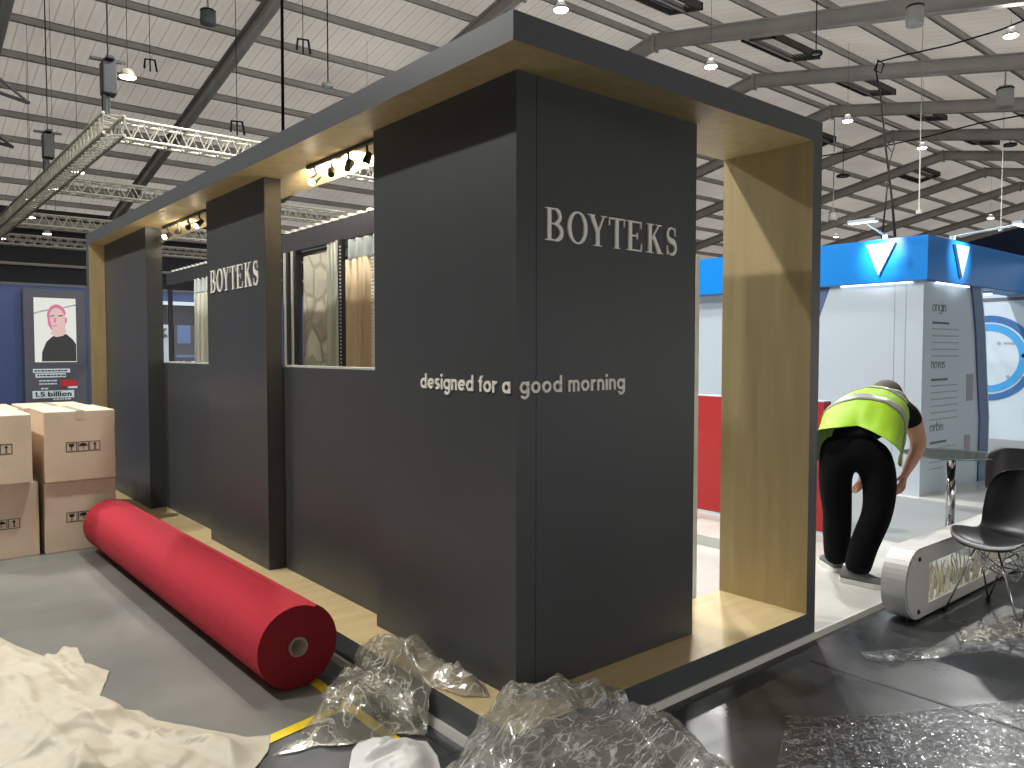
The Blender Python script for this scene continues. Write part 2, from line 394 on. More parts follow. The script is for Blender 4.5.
# purlins (Z section), 1.7 m apart, a pair at the ridge
ys = [YR-.35-1.7*i for i in range(0, 14)] + [YR+.35+1.7*i for i in range(0, 12)]
for y in ys:
    if y < YA+.3 or y > 35: continue
    z0 = zr(y, .43)
    mb = MB(); mb.box(XA, y-.02, z0, XB, y+.02, z0+.2); mb.box(XA, y-.09, z0, XB, y+.02, z0+.02); mb.box(XA, y-.02, z0+.18, XB, y+.09, z0+.2)
    trim(mb, M['purlin'])
# eaves steelwork on the dark back wall
mb = MB()
for z in (5.0, 5.9): mb.tube((XA, 35.2, z), (20, 35.2, z), .06)
mb.box(XA, 34.9, 6.35, 40, 35.3, 6.75)
trim(mb, M['steel'])
# roof vents either side of the ridge
VM = [M['steel'], M['black']]
for i, (x, y) in enumerate([(15.8, 13.2), (21.2, 12.9), (26.3, 12.9), (16.2, 17.4), (21.0, 17.6), (30.9, 13.0), (26.2, 17.6), (31.2, 17.6), (36.4, 13.0), (41.8, 17.5), (47, 13.2)]):
    sg = -1 if y > YR else 1
    t = thing('roof_vent', 'dark framed louvred opening in the roof sheeting beside the ridge', 'roof vent', (x, y, zr(y, .6)), 'louvred roof vents along the ridge')
    mb = MB(); w, d = 1.25, .55
    def q(a, b, dz): return (x+a, y+b, zr(y+b, .60+dz))
    for (a0, b0, a1, b1) in ((-w, -d, w, -d+.1), (-w, d-.1, w, d), (-w, -d, -w+.08, d), (w-.08, -d, w, d)):
        mb.add([q(a0,b0,-.16), q(a1,b0,-.16), q(a1,b1,-.16), q(a0,b1,-.16), q(a0,b0,0.04), q(a1,b0,0.04), q(a1,b1,0.04), q(a0,b1,0.04)], [(0,3,2,1),(4,5,6,7),(0,1,5,4),(1,2,6,5),(2,3,7,6),(3,0,4,7)])
    mb.build('vent_frame', M['vent'], t)
    mb = MB()
    for j in range(7):
        b = -d+.14+j*.13
        mb.add([q(-w,b,-.06), q(w,b,-.06), q(w,b+.1,0.0), q(-w,b+.1,0.0)], [(0,1,2,3)])
    mb.build('louvre', M['speaker'], t, solid=.01, recalc=False)

# ------------------------------------------------------------------ hall lamps (high-bay discs)
def light(kind, name, loc, energy, color=(1,1,1), size=.3, aim=None, spot=None, blend=.5):
    d = bpy.data.lights.new(name, kind); d.energy = energy; d.color = color
    if kind == 'AREA': d.shape = 'DISK'; d.size = size
    elif kind == 'SPOT': d.shadow_soft_size = size; d.spot_size = spot; d.spot_blend = blend
    else: d.shadow_soft_size = size
    o = bpy.data.objects.new(name, d); C.objects.link(o); o.location = loc
    if aim is not None:
        o.rotation_euler = (Vector(aim)-Vector(loc)).to_track_quat('-Z', 'Y').to_euler()
    return o
LAMPS = [(2.8,5.9,8.1,'near'), (10.35,10.95,8.1,''), (15.0,10.9,8.1,''), (21.45,10.95,8.1,''), (26.1,10.85,8.1,''), (18.3,5.9,8.1,''), (39.0,13.2,7.6,''), (42.4,22.2,8.1,''),
         (-2.4,5.9,8.1,'dim'), (8.0,5.9,8.1,''), (-2.4,10.9,8.1,''), (4.9,10.9,8.1,''), (13.1, 19.5, 8.1, ''), (11.0, 19.5, 8.1, ''), (20.9, 19.7, 8.1, '')]  # next-to-last lamp is added for its light, hidden behind the stand
LABL = {1: 'round high-bay lamp glowing just above the front corner of the black frame', 2: 'round high-bay lamp glowing above the middle of the right-hand black fascia',
        3: 'round high-bay lamp glowing just right of the dark frame top', 4: 'round high-bay lamp at the top of the taller white drop pole', 5: 'bright oval high-bay lamp at the upper right edge',
        6: 'small distant high-bay lamp over the right arm spotlight of the blue fascia', 7: 'small distant high-bay lamp over the left end of the blue fascia'}
hb = None
for i, (x, y, z, dim) in enumerate(LAMPS):
    zt = zr(y, .43)
    lab = LABL.get(i, 'unseen round high-bay lamp hanging from the roof')
    t = thing('high_bay_lamp', lab, 'ceiling lamp', (x, y, z), 'high-bay lamps under the roof')
    mb = MB(); mb.lathe([(.02, .18), (.06, .18), (.08, .12), (.15, .03), (.16, 0), (.14, 0.0), (.12, .03), (.02, .06)], (x, y, z)); mb.build('lamp_housing', M['speaker'], t, smooth=True)
    mb = MB(); mb.lathe([(.001, -.02), (.12, -.02), (.138, .0), (.001, .02)], (x, y, z)); mb.build('lamp_lens', M['lamp'], t, smooth=True)
    mb = MB(); mb.tube((x, y, z+.17), (x, y, zt+.1), .004, 6); mb.build('suspension_cable', M['blackmetal'], t)
    e = 520 if i == 0 else (430 if dim == 'dim' else 520)
    light('AREA', 'high_bay_light', (x, y, z-.03), e, (1.0, .985, .95), .36, aim=(x, y, 0))
    light('POINT', 'roof_fill_light', (x, y, z+.45), 14, (1.0, .985, .95), .15)  # added fill above each lamp to brighten the roof steel

# ------------------------------------------------------------------ raised platform with metal edge
mb = MB()
mb.box(1.835, 2.205, 0.0, 6.5, 9.6, .03); pf = mb.build('stand_platform', M['whitefloor'])
tag(pf, 'white raised platform floor under the black stand, edged with a metal strip', 'platform')
pf['_world'] = 1
mb = MB()
mb.prism([(2.19, 0), (2.215, 0), (2.215, .032), (2.2, .032)], 1.82, 6.5, axis='x')
mb.prism([(1.82, 0), (1.845, 0), (1.845, .032), (1.83, .032)], 2.19, 9.6, axis='y')
mb.build('edge_strip', M['alu'], pf)
mb = MB(); mb.box(6.5, 2.205, 0, 8.62, 12, .026); tag(mb.build('stand_carpet', M['carpet']), 'flat grey carpet laid between the white platform and the white display wall', 'carpet')
mb = MB(); mb.box(8.62, 2.205, 0, 16, 12, .03); tag(mb.build('display_wall_platform', M['whitefloor']), 'white glossy floor at the foot of the white display wall with grey text', 'platform')

# ------------------------------------------------------------------ the black stand
st = thing('exhibition_stand', 'large charcoal exhibition stand with birch-lined portal frame and cream lettering', 'exhibition stand', (2.95, 5.7, .03))
ZS, ZT, ZP = 2.74, 2.85, .15
# L-shaped lid: bottom & inner edges birch, outside and top charcoal
DW = [M['darktop'], M['wood']]
Lp = [(1.85, 2.21), (4.055, 2.21), (4.055, 2.78), (2.42, 2.78), (2.42, 9.32), (1.85, 9.32)]
mb = MB(); mb.prism(Lp, ZS, ZT, mi=(1, 0), side=(0, 0, 1, 1, 0, 0)); mb.build('roof_board', DW, st)
mb = MB(); mb.prism(Lp, .03, ZP, mi=(0, 1), side=(0, 0, 1, 1, 0, 0)); mb.build('base_board', [M['darktop'], M['ply']], st)
mb = MB(); mb.box(3.965, 2.21, ZP, 4.055, 2.78, ZS, mi=[0,0,0,0,1,1]); mb.build('side_board', DW, st)
mb = MB(); mb.box(1.85, 9.2, ZP, 2.42, 9.32, ZS, mi=[0,0,1,1,0,0]); mb.build('side_board', DW, st)
# corner box, skinned in panels with a 3 mm joint on the right face
mb = MB(); mb.box(2.055, 2.436, ZP, 3.22, 3.555, ZS-.002)
mb.box(2.05, 2.43, ZP, 2.1575, 2.437, ZS-.001); mb.box(2.1605, 2.43, ZP, 3.235, 2.437, ZS-.001)
mb.box(2.05, 2.437, ZP, 2.057, 3.575, ZS-.001); mb.box(3.22, 2.437, ZP, 3.235, 3.575, ZS-.001); mb.box(2.057, 3.555, ZP, 3.22, 3.575, ZS-.001)
mb.build('corner_wall_box', M['dark'], st)
mb = MB(); mb.box(2.14, 3.575, ZP, 2.22, 4.95, 1.5); mb.build('low_wall_panel', M['dark'], st)
mb = MB(); mb.box(2.15, 3.575, 1.5, 2.21, 4.95, 1.512); mb.build('lit_sill_edge', M['alu'], st)  # pale strip stands for the lit top edge of the sill
mb = MB(); mb.box(2.03, 4.95, ZP, 2.141, 6.07, ZS-.001); mb.build('pillar_box', M['dark'], st)
mb = MB(); mb.box(2.14, 6.07, ZP, 2.22, 7.62, 1.5); mb.build('low_wall_panel', M['dark'], st)
mb = MB(); mb.box(2.15, 6.07, 1.5, 2.21, 7.62, 1.512); mb.build('lit_sill_edge', M['alu'], st)  # same pale strip for light catching the far sill edge
mb = MB(); mb.box(2.0, 7.62, ZP, 2.141, 9.2, ZS-.001); mb.build('end_wall_box', M['dark'], st)

# --- serif lettering, unit cap height
def ribbon(pts, ws):
    out = []
    n = len(pts)
    for i in range(n):
        a = Vector(pts[max(i-1, 0)]); b = Vector(pts[min(i+1, n-1)]); d = (b-a).normalized(); nn = Vector((-d.y, d.x)); p = Vector(pts[i])
        out.append((p+nn*ws[i]/2, p-nn*ws[i]/2))
    return [[tuple(out[i][0]), tuple(out[i][1]), tuple(out[i+1][1]), tuple(out[i+1][0])] for i in range(n-1)]
def rect(x0, y0, x1, y1): return [(x0,y0),(x1,y0),(x1,y1),(x0,y1)]
def arc(cx, cy, rx, ry, a0, a1, n=14):
    return [(cx+rx*math.cos(math.radians(a0+(a1-a0)*i/n)), cy+ry*math.sin(math.radians(a0+(a1-a0)*i/n))) for i in range(n+1)]
def bulge(n, lo, hi): return [lo+(hi-lo)*math.sin(PI*i/n) for i in range(n+1)]
h = .035; T = .17; t = .05      # serif thickness, thick stroke, thin stroke
G = {}
G['B'] = [rect(.12,0,.12+T*1.15,1), rect(0,0,.3,h), rect(0,1-h,.3,1), rect(.2,1-t,.55,1), rect(.2,.5,.55,.5+t), rect(.2,0,.55,t)] + ribbon(arc(.5,.76,.3,.215,-90,90), bulge(14,t,T)) + ribbon(arc(.52,.265,.38,.24,-90,90), bulge(14,t,T*1.1))
G['O'] = ribbon(arc(.5,.5,.42,.485,0,360,40), [t+(T*1.05-t)*abs(math.cos(2*PI*i/40))**1.4 for i in range(41)])
G['Y'] = [rect(.42,0,.42+T*1.05,.5), rect(.3,0,.72,h), rect(0,1-h,.36,1), rect(.68,1-h,1,1), [(.08,1),(.29,1),(.59,.47),(.42,.44)], [(.80,1),(.87,1),(.57,.44),(.52,.47)]]
G['T'] = [rect(.5-T*.62,0,.5+T*.62,1), rect(.3,0,.7,h), rect(0,1-t,1,1), [(0,1),(.05,1),(.06,.74),(.0,.74)], [(.95,1),(1,1),(1,.74),(.94,.74)]]
G['E'] = [rect(.13,0,.13+T*1.25,1), rect(0,0,.4,h), rect(0,1-h,.4,1), rect(.2,1-t,.92,1), rect(.2,.49,.7,.49+t), rect(.2,0,.96,t), [(.86,1),(.93,1),(.93,.76),(.89,.76)], [(.66,.62),(.71,.62),(.71,.4),(.66,.4)], [(.89,0),(.96,0),(1.0,.27),(.95,.27)]]
G['K'] = [rect(.12,0,.12+T*1.1,1), rect(0,0,.42,h), rect(0,1-h,.42,1), rect(.55,1-h,.92,1), rect(.62,0,1.0,h), [(.72,1),(.8,1),(.3,.43),(.24,.46)], [(.35,.56),(.46,.66),(.94,0),(.7,0)]]
sp = arc(.5,.74,.33,.225,30,250,16) + arc(.5,.27,.36,.235,70,-150,16)
G['S'] = ribbon(sp, [t+(T*1.2-t)*max(0, math.sin(PI*(i-4)/26)) if 4 < i < 30 else t for i in range(len(sp))]) + [[(.76,.98),(.82,.98),(.84,.68),(.79,.68)], [(.12,.34),(.17,.34),(.2,.02),(.14,.02)]]
POS = [('B',0,.12),('O',.15,.284),('Y',.289,.428),('T',.443,.563),('E',.577,.702),('K',.737,.875),('S',.898,1.0)]
def serif(word_map, origin, udir, width, height, nrm, parent):
    letters([[[((a+(b-a)*px)*width, py*height) for px, py in poly] for poly in G[ch]] for ch, a, b in word_map], origin, udir, nrm, M['letter'], parent, .008)

def sans_glyph(c, w):
    r = .5-w/2; ring = lambda a0=0, a1=360, n=28, cx=.5, cy=.5, rr=None: ribbon(arc(cx, cy, rr or r, rr or r, a0, a1, n), [w]*(n+1))
    st_ = lambda x, y0, y1: [rect(x, y0, x+w, y1)]
    arch = lambda x, wd: ribbon(arc(x+wd/2, 1-wd/2+.02, wd/2-w/2, wd/2-w/2, 0, 180, 14), [w]*15)
    if c == 'o': return ring(), 1
    if c == 'a': return ring()+st_(1-w, 0, 1), 1
    if c == 'd': return ring()+st_(1-w, 0, 1.45), 1
    if c == 'b': return ring()+st_(0, 0, 1.45), 1
    if c == 'g': return ring()+st_(1-w, -.02, 1)+ribbon(arc(.5, .0, r, .36, 0, -150, 14), [w]*15), 1
    if c == 'e': return ring(0, 318)+[rect(w/2, .5-w*.42, 1-w/2, .5+w*.42)], 1
    if c == 's': return ribbon(arc(.36, .73, .24, .19, 35, 262, 12)+arc(.36, .27, .26, .19, 82, -145, 12), [w*.95]*26), .74
    if c == 'i': return st_(0, 0, 1)+[arc(w/2, 1.32, w*.62, w*.62, 0, 360, 12)[:-1]], w
    if c == 'n': return st_(0, 0, 1)+arch(0, .84)+st_(.84-w, 0, .62), .84
    if c == 'u': return st_(.84-w, 0, 1)+ribbon(arc(.42, .42-.02, .42-w/2, .42-w/2, 180, 360, 14), [w]*15)+st_(0, .38, 1), .84
    if c == 'm': return st_(0, 0, 1)+arch(0, .76)+st_(.76-w, 0, .66)+arch(.76-w, .76)+st_(1.52-2*w, 0, .66), 1.52-w
    if c == 'r': return st_(0, 0, 1)+ribbon(arc(.44, .56, .44-w/2, .44-w/2, 70, 180, 10), [w]*11), .58
    if c == 'f': return st_(.16, 0, 1.12)+ribbon(arc(.16+.32, 1.12, .32-w/2, .32-w/2, 75, 180, 10), [w]*11)+[rect(0, .84, .5, .84+w*.85)], .52
    if c == 'v': return [[(0, 1), (w*1.05, 1), (.42+w*.5, 0), (.42-w*.5, 0)], [(.84-w*1.05, 1), (.84, 1), (.42+w*.5, 0), (.42-w*.5, 0)]], .84
    return [], .34
def letters(items, origin, udir, nrm, m, parent, depth, label=None):
    o = Vector(origin); u = Vector(udir); nn = Vector(nrm); z = Vector((0,0,1))
    root = bpy.data.objects.new('lettering', None); C.objects.link(root); root.parent = parent; root['_world'] = 1; root.empty_display_size = .05
    for polys in items:
        mb = MB()
        for j, poly in enumerate(polys):
            e = .00004*(j % 7); n = len(poly); lo = [o+u*px+z*py for px, py in poly]
            mb.add(lo+[p+nn*(depth+e) for p in lo], [tuple(range(n)), tuple(range(n, 2*n))]+[(i,(i+1)%n,n+(i+1)%n,n+i) for i in range(n)])
        if polys: mb.build('letter', m, root)
    return root
def sans(word, origin, udir, nrm, width, xh, m, parent, w=.2, gap=.2, depth=.006):
    x = 0; out = []
    for c in word:
        g, adv = sans_glyph(c, w); out.append((x, g)); x += adv+gap
    tot = x-gap; sx = width/tot
    letters([[[((a+x0)*sx, b*xh) for a, b in poly] for poly in g] for x0, g in out], origin, udir, nrm, m, parent, depth)
serif(POS, (2.2045, 2.43, 2.07), (1,0,0), .874, .137, (0,-1,0), st)
serif(POS, (2.03, 5.985, 2.045), (0,-1,0), .93, .165, (-1,0,0), st)
sans('designed for a', (2.05, 3.135, 1.428), (0,-1,0), (-1,0,0), .672, .049, M['letter'], st, w=.235)
sans('good morning', (2.065, 2.43, 1.428), (1,0,0), (0,-1,0), .64, .050, M['letter'], st, w=.235)

# ------------------------------------------------------------------ track lights under the left soffit
def spot_head(x, y, z, aim, t):
    mb = MB(); mb.tube((x, y, z), (x, y, z-.035), .007, 6)
    a = Vector((x, y, z-.075)); d = (Vector(aim)-a).normalized()
    mb.path([(x, y, z-.03), (x+.015, y, z-.05), a], .007, 6)
    mb.tube(a-d*.035, a+d*.042, .019, 14, .025)
    o = mb.build('spot_head', M['black'], t, smooth=False)
    mb = MB(); mb.tube(a+d*.040, a+d*.047, .022, 14); l = mb.build('spot_lens', M['lampwarm'], o)
    return a+d*.055, d
def track(y0, y1, label, aims, en):
    t = thing('track_light', label, 'track light', (2.12, (y0+y1)/2, ZS))
    mb = MB(); mb.box(2.11, y0, ZS-.02, 2.135, y1, ZS); mb.build('rail', M['black'], t)
    n = len(aims)
    for i, aim in enumerate(aims):
        y = y0+(y1-y0)*(i+.5)/n
        p, d = spot_head(2.12, y, ZS-.02, aim, t)
        light('SPOT', 'track_spot_light', p, en[i], (1, .86, .68), .02, aim=Vector(p)+d, spot=math.radians(75), blend=.6)
track(3.66, 4.5, 'black track light with four blazing spots over the near window opening',
      [(1.9, 3.7, 2.2), (2.3, 4.15, 2.85), (2.3, 4.5, 2.85), (1.7, 4.2, 2.3)], [30, 550, 550, 30])
track(6.36, 7.5, 'black track light with four spots over the far window opening', [(1.6, 6.3, 2.2), (2.3, 7.4, 2.8), (2.4, 7.6, 2.78), (1.5, 7.0, 2.3)], [12, 22, 22, 12])

# ------------------------------------------------------------------ fabric display inside the stand, seen through the openings
XF = 3.2
def drape(x, y0, y1, z0, z1, m, waves, amp, name, parent):
    mb = MB(); n = max(24, waves*8); rows = 8
    vs = []; fs = []
    for j in range(rows+1):
        z = z0+(z1-z0)*j/rows
        for i in range(n+1):
            f = i/n; vs.append((x+amp*math.sin(f*waves*2*PI+.3*math.sin(z*3))*(1-.2*j/rows)+amp*.3*math.sin(f*waves*4.7*PI), y0+(y1-y0)*f, z))
    for j in range(rows):
        for i in range(n): fs.append((j*(n+1)+i, j*(n+1)+i+1, (j+1)*(n+1)+i+1, (j+1)*(n+1)+i))
    mb.add(vs, fs); return mb.build(name, m, parent, smooth=True, solid=.006, recalc=False)
def rail_beam(y0, y1, z0, z1, label, loc):
    t = thing('display_rail', label, 'display rail', loc)
    mb = MB(); mb.box(XF-.03, y0, z0, XF+.03, y1, z1); mb.build('beam', M['wall_dark'], t)
    mb = MB()
    n = int((y1-y0)/.16)
    for i in range(n):
        y = y0+.16*i
        mb = MB(); mb.box(XF-.04, y, z1, XF+.03, y+.05, z1+.025); mb.build('hook', M['alu'], t)
    for y in (y0+.05, y1-.05):
        mb = MB(); mb.box(XF-.025, y-.025, .03, XF+.025, y+.025, z0); mb.build('post', M['blackmetal'], t)
rail_beam(5.1, 7.35, 2.56, 2.74, 'dark overhead rail carrying fabrics behind the near window opening', (XF, 6.2, .03))
rail_beam(9.2, 11.1, 2.5, 2.66, 'dark overhead rail carrying a drape behind the far window opening', (XF, 10.1, .03))
t = thing('quilted_panel', 'cream quilted mattress fabric hanging behind the near window opening', 'fabric display', (XF, 6.65, .03))
drape(XF+.02, 6.38, 6.95, .35, 2.5, M['quilt'], 1, .012, 'fabric', t)
mb = MB(); mb.tube((XF+.02, 6.3, 2.53), (XF+.02, 7.0, 2.53), .015); mb.build('hanging_tube', M['blackmetal'], t)
t = thing('striped_drape', 'grey-green gathered drape beside the quilted fabric', 'fabric display', (XF, 6.25, .03))
drape(XF, 6.16, 6.38, .3, 2.56, M['drape_grey'], 3, .03, 'fabric', t)
t = thing('tan_drape', 'warm tan gathered drape right of the perforated upright', 'fabric display', (XF, 5.8, .03))
drape(XF-.01, 5.6, 6.0, .3, 2.38, M['drape_tan'], 4, .035, 'fabric', t)
drape(XF-.01, 5.3, 6.0, 2.38, 2.55, M['drape_pale'], 5, .02, 'heading', t)
t = thing('ribbed_fabric', 'narrow ribbed white fabric strip at the right edge of the near opening', 'fabric display', (XF, 5.5, .03))
mb = MB()
for i in range(70): mb.box(XF-.03, 5.34, .35+i*.029, XF-.005, 5.58, .35+i*.029+.018)
mb.box(XF-.01, 5.34, .35, XF, 5.58, 2.38)
mb.build('ribbed_strip', M['ribwhite'], t)
t = thing('perforated_upright', 'black perforated shelving upright between the drapes', 'upright', (XF, 6.08, .03))
mb = MB(); mb.box(XF-.05, 6.03, .03, XF-.02, 6.11, 2.56); mb.build('upright', M['blackmetal'], t)
mb = MB()
for i in range(75): mb.box(XF-.0515, 6.055, .2+i*.031, XF-.05, 6.085, .2+i*.031+.014)
mb.build('slot_row', M['alu'], t)
mb = MB(); mb.box(XF-.055, 6.115, .03, XF-.02, 6.145, 2.56); mb.build('upright_edge', M['alu'], t)
for (y, lab) in ((7.03, 'dark grey upright beside the quilted fabric'), (7.2, 'slim metal upright at the left edge of the near opening')):
    t = thing('rack_upright', lab, 'upright', (XF, y, .03))
    mb = MB(); mb.box(XF-.03, y-.03, .03, XF+.03, y+.03, 2.56); mb.build('upright', M['blackmetal'], t)
    mb = MB(); mb.box(XF-.045, y+.03, .03, XF-.01, y+.055, 2.56); mb.build('bright_strip', M['alu'], t)
t = thing('far_drape', 'grey-green gathered drape behind the far window opening', 'fabric display', (XF, 9.6, .03))
drape(XF, 9.26, 9.98, .3, 2.32, M['drape_grey'], 5, .05, 'fabric', t)
drape(XF, 9.26, 9.98, 2.32, 2.5, M['drape_pale'], 5, .04, 'heading', t)

# ------------------------------------------------------------------ navy back stand with advert
NY = 11.5
nv = thing('advert_wall', 'navy blue stand wall behind the boxes', 'display wall', (1.0, NY+.1, 0))
mb = MB(); mb.box(-3.5, NY, 0, 6.2, NY+.2, 2.46); mb.build('wall_panel', M['navy'], nv)
mb = MB(); mb.box(-3.5, NY-.005, 2.44, 6.2, NY+.21, 2.475); mb.build('top_rail', M['screenframe'], nv)
mb = MB(); mb.box(2.75, NY-.02, 1.1, 3.95, NY, 2.28); mb.build('dark_recess_panel', M['wall_dark'], nv)
mb = MB(); mb.box(2.75, NY-.03, 2.26, 3.95, NY-.005, 2.31); mb.build('light_strip', M['white'], nv)
mb = MB(); mb.box(3.1, NY-.05, .3, 3.34, NY-.022, 1.98); mb.build('white_poster', M['white'], nv)
mb = MB(); mb.box(3.36, NY-.05, .3, 3.95, NY-.022, 1.98); mb.build('grey_poster', M['screenframe'], nv)
mb = MB(); mb.box(3.4, NY-.055, 1.72, 3.58, NY-.05, 1.98); mb.box(3.38, NY-.056, 1.52, 3.9, NY-.05, 1.56); mb.build('blue_print', M['navytrim'], nv)
mb = MB(); mb.prism([(3.16,1.86),(3.2,1.93),(3.27,1.93),(3.22,1.87),(3.28,1.82),(3.2,1.78),(3.16,1.8),(3.22,1.83)], NY-.056, NY-.05, axis='y'); mb.build('printed_mark', M['textdark'], nv)
sans('eep gr', (3.38, NY-.051, 1.42), (1,0,0), (0,-1,0), .3, .05, M['white'], nv, w=.26, depth=.003)
ad = thing('advert_display', 'tall dark advert display with a lit picture of a person in black', 'display', (1.9, NY-.03, 0))
mb = MB(); mb.box(1.55, NY-.08, 0, 2.24, NY, 2.40); mb.build('display_frame', M['screenframe'], ad)
mb = MB(); mb.box(1.66, NY-.086, 1.47, 2.13, NY-.078, 2.29); sc = mb.build('screen', M['scr_bg'], ad)
yy = NY-.087
def flat(poly, m, y, name, par): 
    mb = MB(); mb.prism(poly, y-.002, y, axis='y'); return mb.build(name, m, par)
flat([(1.66,2.1),(1.75,2.13),(1.95,2.17),(2.13,2.22),(2.13,2.20),(1.95,2.15),(1.75,2.11),(1.66,2.08)], M['textgrey'], yy, 'backdrop_line', sc)
flat([(1.735,1.48),(1.74,1.6),(1.79,1.73),(1.86,1.80),(1.93,1.82),(2.02,1.83),(2.09,1.76),(2.125,1.7),(2.125,1.48)], M['scr_dark'], yy-.001, 'clothing', sc)
flat([(1.84,1.83),(1.86,1.9),(1.9,1.95),(2.0,1.93),(2.02,1.86),(1.98,1.81),(1.9,1.79)], M['scr_skin'], yy-.002, 'neck', sc)
face = [(1.91+.105*math.cos(a)-.02*math.sin(a), 2.03+.16*math.sin(a)) for a in [2*PI*i/24 for i in range(24)]]
flat(face, M['scr_skin'], yy-.0035, 'face', sc)
flat([(1.91+.11*math.cos(a), 2.05+.16*math.sin(a)) for a in [PI*(.08+.9*i/14) for i in range(15)]] + [(1.91+.085*math.cos(a), 2.04+.125*math.sin(a)) for a in [PI*(.98-.9*i/14) for i in range(15)]], M['scr_pink'], yy-.005, 'hair', sc)
flat([(1.805,2.1),(1.83,2.12),(1.835,2.0),(1.86,1.9),(1.845,1.88),(1.81,1.96)], M['scr_pink'], yy-.0045, 'cheek_light', sc)
flat([(1.84,2.06),(1.88,2.075),(1.88,2.06),(1.84,2.05)], M['scr_dark'], yy-.005, 'brow', sc)
flat([(1.93,2.07),(1.98,2.075),(1.98,2.06),(1.93,2.055)], M['scr_dark'], yy-.005, 'brow', sc)
flat([(1.86,1.935),(1.91,1.945),(1.92,1.935),(1.87,1.925)], M['scr_pink'], yy-.005, 'mouth', sc)
flat([(1.885,2.04),(1.875,1.98),(1.9,1.975),(1.9,2.04)], M['scr_pink'], yy-.005, 'nose', sc)
flat([(2.0,2.03),(2.025,2.045),(2.025,1.98),(2.005,1.97)], M['scr_pink'], yy-.005, 'ear', sc)
def label_bar(x0, z0, x1, z1, m=M['white'], n='caption_strip'):
    mb = MB(); mb.box(x0, NY-.086, z0, x1, NY-.078, z1); return mb.build(n, m, ad)
label_bar(1.635, 1.335, 2.05, 1.385); label_bar(1.66, 1.275, 2.0, 1.325)
label_bar(1.625, 1.01, 2.09, 1.105)
label_bar(1.94, 1.155, 2.12, 1.24, M['redpanel'], 'red_badge'); label_bar(2.02, 1.13, 2.13, 1.155)
for z, x0, x1 in ((1.352, 1.65, 2.03), (1.292, 1.68, 1.98)):
    mb = MB(); x = x0
    while x < x1-.03:
        w = random.uniform(.02, .05); mb.box(x, NY-.0885, z, x+w, NY-.086, z+.018); x += w+.008
    mb.build('caption_line', M['ink'], ad)
for z, x0, x1 in ((1.225, 1.7, 1.9), (1.185, 1.7, 1.9), (1.125, 1.72, 1.79), (.985, 1.85, 2.05)):
    mb = MB(); x = x0
    while x < x1-.02:
        w = random.uniform(.018, .045); mb.box(x, NY-.0815, z, x+w, NY-.08, z+.016); x += w+.008
    mb.build('caption_line', M['white'], ad)
def bold_glyph(c):
    w = .3
    if c == '1': return [rect(.18, 0, .18+w, 1.4), [(.0, 1.02), (.2, 1.4), (.3, 1.4), (.3, 1.1), (.0, .86)]], .52
    if c == '.': return [rect(0, 0, .3, .3)], .3
    if c == '5': return [rect(.06, 1.14, .86, 1.4), rect(.06, .72, .34, 1.2)]+ribbon(arc(.42, .46, .34, .32, 130, -150, 16), [w*.95]*17), .9
    if c == 'l': return [rect(0, 0, w, 1.42)], w
    if c == 'i': return [rect(0, 0, w, 1), rect(0, 1.12, w, 1.42)], w
    return sans_glyph(c, w)
def bold(word, origin, width, xh, m, parent):
    x = 0; out = []
    for c in word:
        g, adv = bold_glyph(c); out.append((x, g)); x += adv+.12
    sx = width/(x-.12)
    letters([[[((a+x0)*sx, b*xh) for a, b in poly] for poly in g] for x0, g in out], origin, (1,0,0), (0,-1,0), m, parent, .003)
bold('1.5 billion', (1.65, NY-.087, 1.03), .41, .045, M['ink'], ad)

# ------------------------------------------------------------------ cardboard boxes
BX = []
def carton(x0, y0, z0, x1, y1, z1, label, marks=True, loose=0.0):
    t = thing('cardboard_box', label, 'box', ((x0+x1)/2, (y0+y1)/2, z0), 'cardboard boxes stacked by the stand')
    mb = MB(); mb.box(x0, y0, z0, x1, y1, z1); mb.build('carton', M['card'], t, bevel=.008)
    mb = MB(); cx = (x0+x1)/2
    mb.box(cx-.03, y0-.0015, z1-.07, cx+.03, y0+.01, z1+.0015); mb.box(cx-.03, y0, z1, cx+.03, y1, z1+.0015); mb.build('packing_tape', M['tape'], t)
    if marks:
        s = .078; bx = x0+.15; zb = z0+.235
        for i in range(3):
            mb = MB(); a = bx+i*(s+.006); y = y0-.0012; f = .005
            for r in ((a, zb, a+s, zb+f), (a, zb+s-f, a+s, zb+s), (a, zb, a+f, zb+s), (a+s-f, zb, a+s, zb+s)):
                mb.box(r[0], y, r[1], r[2], y0+.004, r[3])
            c = a+s/2
            if i == 0:
                mb.prism([(c-.02,zb+.064),(c+.02,zb+.064),(c+.016,zb+.042),(c+.003,zb+.035),(c+.003,zb+.018),(c+.014,zb+.014),(c-.014,zb+.014),(c-.003,zb+.018),(c-.003,zb+.035),(c-.016,zb+.042)], y, y0+.004, axis='y')
            elif i == 1:
                mb.prism([(c+.03*math.cos(k), zb+.042+.024*math.sin(k)) for k in [PI*q/10 for q in range(11)]], y, y0+.004, axis='y')
                mb.box(c-.0025, y, zb+.014, c+.0025, y0+.004, zb+.044)
            else:
                mb.prism([(c,zb+.068),(c+.014,zb+.048),(c+.004,zb+.048),(c+.004,zb+.02),(c+.014,zb+.014),(c-.014,zb+.014),(c-.004,zb+.02),(c-.004,zb+.048),(c-.014,zb+.048)], y, y0+.004, axis='y')
            mb.build('handling_mark', M['ink'], t)
    return t
carton(1.06, 7.02, 0, 1.575, 7.74, .565, 'cardboard box on the floor touching the far end of the red roll')
carton(1.065, 7.0, .567, 1.575, 7.72, 1.13, 'cardboard box topmost in the stack nearest the stand')
carton(.50, 7.04, 0, 1.025, 7.76, .585, 'cardboard box on the floor at the left edge of the photo')
